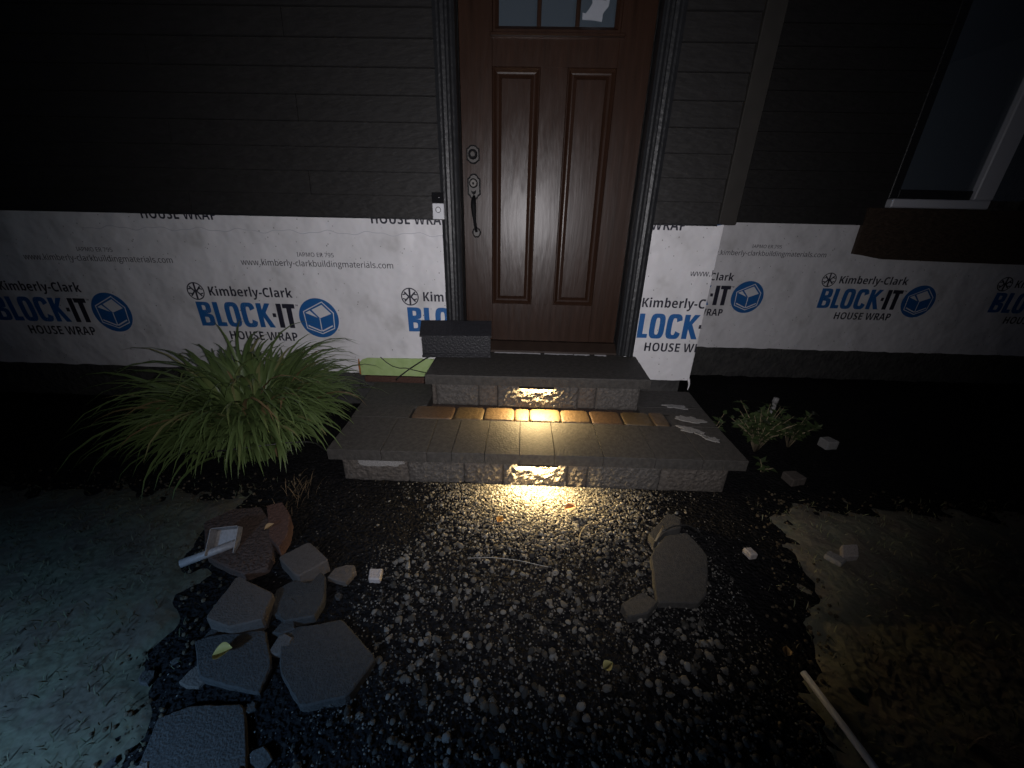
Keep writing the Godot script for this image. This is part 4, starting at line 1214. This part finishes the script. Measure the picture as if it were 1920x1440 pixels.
# ---- gravel
func build_gravel() -> void:
	var field := [Vector2(-0.13, 0.79), Vector2(0.73, 0.785), Vector2(0.79, 1.05), Vector2(0.83, 1.435), Vector2(0.84, 1.642), Vector2(0.82, 2.1), Vector2(-0.25, 2.1), Vector2(-0.21, 1.646), Vector2(-0.22, 1.479), Vector2(-0.24, 1.3), Vector2(-0.19, 1.05)]
	var g := Node3D.new()
	g.name = "gravel"
	add_child(g)
	g.position = Vector3(0.3, GROUND, 1.3)
	tag(g, "grey crushed stone gravel spread before the lower step", "gravel", "", "stuff")
	var r := RandomNumberGenerator.new()
	r.seed = 1234
	var pn := noise(55, 2.4, 3)
	var xf := []
	var cl := []
	for v in 8:
		xf.append([])
		cl.append([])
	var add := func(p: Vector2, size: float, lift: float, boost: float) -> void:
		var v := r.randi() % 8
		var b := Basis.from_euler(Vector3(r.randf_range(-0.5, 0.5), r.randf() * TAU, r.randf_range(-0.5, 0.5)))
		b = b.scaled_local(Vector3(r.randf_range(0.75, 1.35), r.randf_range(0.5, 0.8), r.randf_range(0.65, 1.0)) * size)
		xf[v].append(Transform3D(b, Vector3(p.x, GROUND + lift, p.y) - g.position))
		var t := pow(r.randf(), 2.2)
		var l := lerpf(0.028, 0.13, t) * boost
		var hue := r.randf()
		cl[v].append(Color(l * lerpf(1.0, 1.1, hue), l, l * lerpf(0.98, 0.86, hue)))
	# coarse stones
	var tries := 0
	while tries < 3300:
		tries += 1
		var p := Vector2(r.randf_range(-0.4, 0.95), r.randf_range(0.79, 2.1))
		var wob := Vector2(pn.get_noise_2d(p.x * 4, p.y * 4), pn.get_noise_2d(p.y * 4 + 9, p.x * 4)) * 0.12
		if not inside(p + wob, field) and r.randf() > 0.035: continue
		if pn.get_noise_2d(p.x * 3.1 + 20, p.y * 3.1) < -0.2 and r.randf() < 0.6: continue
		var near := clampf((p.y - 0.8) / 0.35, 0, 1)
		add.call(p, lerpf(0.0042, 0.0135, pow(r.randf(), 1.6)) * lerpf(0.65, 1.0, near), r.randf_range(-0.005, 0.003), 1.0)
	# fine grit, thickest against the step
	for i in 15000:
		var p := Vector2(r.randf_range(-0.35, 0.95), 0.78 + 1.35 * pow(r.randf(), 1.8))
		var c := 0.3 + r.randfn(0, 0.24)
		if p.y < 1.15: p.x = c
		add.call(p, r.randf_range(0.0014, 0.004), r.randf_range(-0.001, 0.003), 1.2)
	# grit strewn over the dark soil
	for i in 3500:
		var p := Vector2(r.randf_range(-0.75, 1.3), r.randf_range(0.8, 2.0))
		add.call(p, r.randf_range(0.001, 0.0026), 0.001, 1.0)
	# extra chips by the riser, colours lifted to brighten the step light's pool
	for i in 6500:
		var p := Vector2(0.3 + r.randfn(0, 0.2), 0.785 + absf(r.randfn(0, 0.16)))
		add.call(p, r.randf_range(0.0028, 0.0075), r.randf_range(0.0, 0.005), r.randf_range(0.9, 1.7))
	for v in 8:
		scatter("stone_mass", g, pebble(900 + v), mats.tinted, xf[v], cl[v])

# ---- plants
func build_plants() -> void:
	var at := Vector3(-1.2, GROUND, 0.52)
	var g := thing("ornamental_grass", "big clump of arching green ornamental grass before the printed wrap", "grass plant", at)
	var r := RandomNumberGenerator.new()
	r.seed = 404
	var kinds := []
	for i in 14:
		kinds.append(blade_mesh(500 + i, r.randf_range(0.54, 0.8), r.randf_range(0.018, 0.034), r.randf_range(0.05, 0.42), r.randf_range(1.9, 3.0)))
	var greens := []
	for c in [Color(0.068, 0.105, 0.036), Color(0.085, 0.125, 0.042), Color(0.1, 0.145, 0.05), Color(0.13, 0.165, 0.06), Color(0.17, 0.17, 0.075), Color(0.17, 0.12, 0.06)]:
		var m := plain(lin(c.r, c.g, c.b), 0.45)
		m.backlight_enabled = true
		m.backlight = lin(c.r, c.g, c.b)
		greens.append(m)
	for i in 280:
		var b := obj("blade", kinds[i % 14], greens[[0, 0, 1, 1, 1, 1, 2, 2, 3, 4, 5][r.randi() % 11]], g)
		var a := r.randf() * TAU
		var rad := 0.17 * sqrt(r.randf())
		b.position = Vector3(cos(a) * rad, -0.01, sin(a) * rad)
		var up := r.randf() < 0.3
		var s := r.randf_range(0.75, 1.08)
		b.basis = Basis(Vector3.UP, -a + r.randfn(0, 0.35)) * Basis(Vector3(0, 0, 1), r.randf_range(0.1, 0.45) if up else r.randf_range(-0.22, 0.1)) * Basis(Vector3(1, 0, 0), r.randfn(0, 0.12))
		b.basis = b.basis.scaled_local(Vector3(s, s, 1.0))
	# the inner leaves, too many to tell apart
	var st := SurfaceTool.new()
	st.begin(Mesh.PRIMITIVE_TRIANGLES)
	for i in 1300:
		var a := r.randf() * TAU
		var rad := 0.14 * sqrt(r.randf())
		var s := r.randf_range(0.5, 0.95)
		var bs := Basis(Vector3.UP, -a + r.randfn(0, 0.5)) * Basis(Vector3(0, 0, 1), r.randf_range(-0.35, 0.15))
		bs = bs.scaled_local(Vector3(s, s, 0.8))
		st.append_from(kinds[i % 14], 0, Transform3D(bs, Vector3(cos(a) * rad, -0.01, sin(a) * rad)))
	var mass := obj("inner_leaves", st.commit(), greens[1], g)
	mass.set_meta("kind", "stuff")
	# dark hose across the clump
	tag(obj("hose", tube(curve_pts([Vector3(-1.95, -0.43, 0.72), Vector3(-1.5, -0.3, 0.86), Vector3(-1.2, -0.25, 0.9), Vector3(-1.0, -0.24, 0.86), Vector3(-0.8, -0.3, 0.7), Vector3(-0.76, -0.44, 0.62)], 30), [0.004], 6), mats.cable), "thin dark hose crossing the clump of ornamental grass", "hose")
	# dry tufts
	for q in [[Vector3(-0.79, GROUND, 1.0), 26, "dry straw tuft growing beside the broken red brick"], [Vector3(-0.8, GROUND, 0.88), 30, "thin dry tuft between the ornamental grass and the steps"]]:
		var t := thing("dry_tuft", q[2], "weed", q[0])
		var s2 := SurfaceTool.new()
		s2.begin(Mesh.PRIMITIVE_TRIANGLES)
		var bm := blade_mesh(77, 0.075, 0.0026, 0.5, 1.4, 6)
		for i in q[1]:
			var sc := r.randf_range(0.5, 1.2)
			s2.append_from(bm, 0, Transform3D(Basis(Vector3.UP, r.randf() * TAU).scaled(Vector3.ONE * sc), Vector3(r.randfn(0, 0.035), 0, r.randfn(0, 0.035))))
		var tm := obj("blades", s2.commit(), plain(lin(0.12, 0.08, 0.04), 0.8), t)
		tm.set_meta("kind", "stuff")
	# small leafy bush and weeds on the right
	leafy("small_bush", "small leafy bush growing in the dark bed right of the steps", "bush", Vector3(1.5, GROUND, 0.4), 0.18, 0.24, 520, r)
	leafy("small_bush", "thin lower bush growing beside the small leafy bush", "bush", Vector3(1.72, GROUND, 0.34), 0.16, 0.18, 180, r)
	leafy("weed", "tiny weed at the back right edge of the steps", "weed", Vector3(1.3, GROUND, 0.3), 0.05, 0.17, 16, r)
	leafy("weed", "tiny weed at the front right corner of the steps", "weed", Vector3(1.42, GROUND, 0.6), 0.05, 0.05, 14, r)

func leafy(called: String, label: String, cat: String, at: Vector3, rad: float, h: float, n: int, r: RandomNumberGenerator) -> void:
	var t := thing(called, label, cat, at)
	var st := st_new()
	var stems := maxi(3, n / 18)
	var tips := []
	for i in stems:
		var a := r.randf() * TAU
		var tip := Vector3(cos(a) * rad * r.randf_range(0.3, 1.0), h * r.randf_range(0.7, 1.1), sin(a) * rad * r.randf_range(0.3, 1.0))
		tips.append(tip)
		add_tube(st, [Vector3(0, -0.02, 0), Vector3(tip.x * 0.35, tip.y * 0.55, tip.z * 0.35), tip], [0.0035, 0.0028, 0.0012], 5)
	obj("stems", done(st), mats.stem, t)
	var leaf := st_new()
	quad(leaf, Vector3(0, 0, 0), Vector3(0.35, 0.1, 0.26), Vector3(1, 0, 0), Vector3(0.4, 0, 0))
	quad(leaf, Vector3(0, 0, 0), Vector3(0.4, 0, 0), Vector3(1, 0, 0), Vector3(0.35, 0.1, -0.26))
	var lm := done(leaf)
	var xs := []
	var cs := []
	for i in n:
		var tip: Vector3 = tips[i % stems]
		var f := sqrt(r.randf_range(0.1, 1.0))
		var p := Vector3(tip.x * (0.35 + 0.65 * f) * f, tip.y * f, tip.z * (0.35 + 0.65 * f) * f)
		var s := r.randf_range(0.03, 0.055)
		xs.append(Transform3D(Basis.from_euler(Vector3(r.randf_range(-0.6, 0.6), r.randf() * TAU, r.randf_range(-0.3, 0.7))).scaled(Vector3.ONE * s), p))
		var l := r.randf_range(0.7, 1.4)
		cs.append(Color(0.035 * l, 0.052 * l, 0.018 * l))
	var o := scatter("leaves", t, lm, mats.tinted_leaf, xs, cs)
	o.set_meta("kind", "stuff")

func build_lawn() -> void:
	var r := RandomNumberGenerator.new()
	r.seed = 88
	var bm := blade_mesh(31, 1.0, 0.11, 0.25, 1.5, 4)
	var pn := noise(56, 1.6, 3)
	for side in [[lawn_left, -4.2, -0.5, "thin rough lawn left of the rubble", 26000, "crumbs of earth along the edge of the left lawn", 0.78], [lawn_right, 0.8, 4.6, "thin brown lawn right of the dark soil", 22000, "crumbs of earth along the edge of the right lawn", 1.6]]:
		var xs := []
		var cs := []
		for i in side[4]:
			var p := Vector2(r.randf_range(side[1], side[2]), r.randf_range(0.8, 2.9))
			var deep: float = side[0].call(p)
			if deep < -0.16 or (deep < 0.1 and r.randf() > pow((deep + 0.16) / 0.26, 2.0)): continue
			if pn.get_noise_2d(p.x * 3, p.y * 3) < -0.12 and r.randf() < 0.75: continue
			var s := r.randf_range(0.01, 0.032)
			xs.append(Transform3D((Basis(Vector3.UP, r.randf() * TAU) * Basis(Vector3(1, 0, 0), r.randfn(0, 0.4))).scaled(Vector3.ONE * s), Vector3(p.x, GROUND + 0.002, p.y)))
			var dry := r.randf()
			var l: float = r.randf_range(0.55, 1.25) * side[6]  # light level of each lawn is put into its blade colours
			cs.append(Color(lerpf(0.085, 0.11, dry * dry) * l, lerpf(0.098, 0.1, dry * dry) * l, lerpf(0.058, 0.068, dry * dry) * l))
		# crumbs of earth along the ragged edge
		var es := []
		var ec := []
		for i in 9000:
			var p := Vector2(r.randf_range(side[1], side[2]), r.randf_range(0.7, 2.6))
			var deep: float = side[0].call(p)
			if absf(deep) > 0.14 or r.randf() < absf(deep) / 0.14: continue
			var k := r.randf_range(0.002, 0.007)
			es.append(Transform3D(Basis.from_euler(Vector3(r.randf() * 3, r.randf() * 3, r.randf() * 3)).scaled(Vector3.ONE * k), Vector3(p.x, GROUND - 0.004 + r.randf() * 0.006, p.y)))
			var l2 := r.randf_range(0.3, 1.0)
			ec.append(Color(0.085 * l2, 0.07 * l2, 0.05 * l2))
		var eo := scatter("earth_crumbs", null, pebble(990 + int(side[2])), mats.tinted, es, ec)
		tag(eo, side[5], "soil", "", "stuff")
		var o := scatter("lawn_grass", null, bm, mats.tinted, xs, cs)
		tag(o, side[3], "grass", "", "stuff")

# ---- the torch at the viewpoint, and an added lamp outside the frame
func build_torch() -> void:
	# the photographer's phone, its torch on, held at the viewpoint
	var cam: Camera3D = get_node("camera")
	var b := cam.transform.basis
	var p := thing("phone", "phone held up towards the door with its torch lit", "phone", cam.position + b.z * 0.012)
	p.basis = b
	obj("body", bx(Vector3(-0.03, -0.13, 0.0), Vector3(0.045, 0.02, 0.008), 0.002), mats.black_plastic, p)
	var lm := plain(Color(1, 1, 1), 0.4)
	lm.emission_enabled = true
	lm.emission = Color(1, 0.97, 0.95)
	lm.emission_energy_multiplier = 3.0
	obj("torch_lens", disc_z(Vector3(0.025, 0.005, -0.0015), 0.005, 0.0012, 16, 1.0, 0.0002), lm, p)
	var s := SpotLight3D.new()
	s.name = "torch_beam"
	s.light_color = Color(1.0, 0.985, 1.0)
	s.light_energy = 2.6
	s.light_size = 0.01
	s.spot_angle = 60.0
	s.spot_angle_attenuation = 1.0
	s.spot_range = 30.0
	s.spot_attenuation = 2.0
	s.shadow_enabled = true
	p.add_child(s)
	s.position = Vector3(0.025, 0.005, -0.012)
	s.rotation.x = deg_to_rad(13.0)
	# an added, unseen lamp that tints the lower left ground blue
	var g := thing("added_lamp", "added hooded lamp out of view that tints the left lawn blue", "lamp", Vector3(-1.05, GROUND, 3.0))
	obj("post", tube([Vector3(0, -0.05, 0), Vector3(0, 1.1, 0)], [0.014], 10), mats.iron, g)
	obj("hood", tube([Vector3(0, 1.1, 0), Vector3(0, 1.14, 0), Vector3(0, 1.17, 0)], [0.16, 0.11, 0.02], 20), mats.iron, g)
	var gm := plain(Color(1, 1, 1), 0.5)
	gm.emission_enabled = true
	gm.emission = Color(0.75, 0.88, 1.0)
	gm.emission_energy_multiplier = 0.8
	obj("added_lamp_lens", bx(Vector3(-0.1, 1.085, -0.1), Vector3(0.1, 1.098, 0.1), 0.003), gm, g)
	var sl := SpotLight3D.new()
	sl.name = "added_lamp_beam"
	sl.light_color = Color(0.58, 0.78, 1.0)
	sl.light_energy = 11.0
	sl.light_size = 0.08
	sl.spot_angle = 70.0
	sl.spot_angle_attenuation = 1.0
	sl.spot_range = 20.0
	sl.spot_attenuation = 2.0
	sl.shadow_enabled = true
	g.add_child(sl)
	sl.position = Vector3(0.0, 1.0, 0.0)
	sl.rotation = Vector3(-PI / 2, 0, 0)
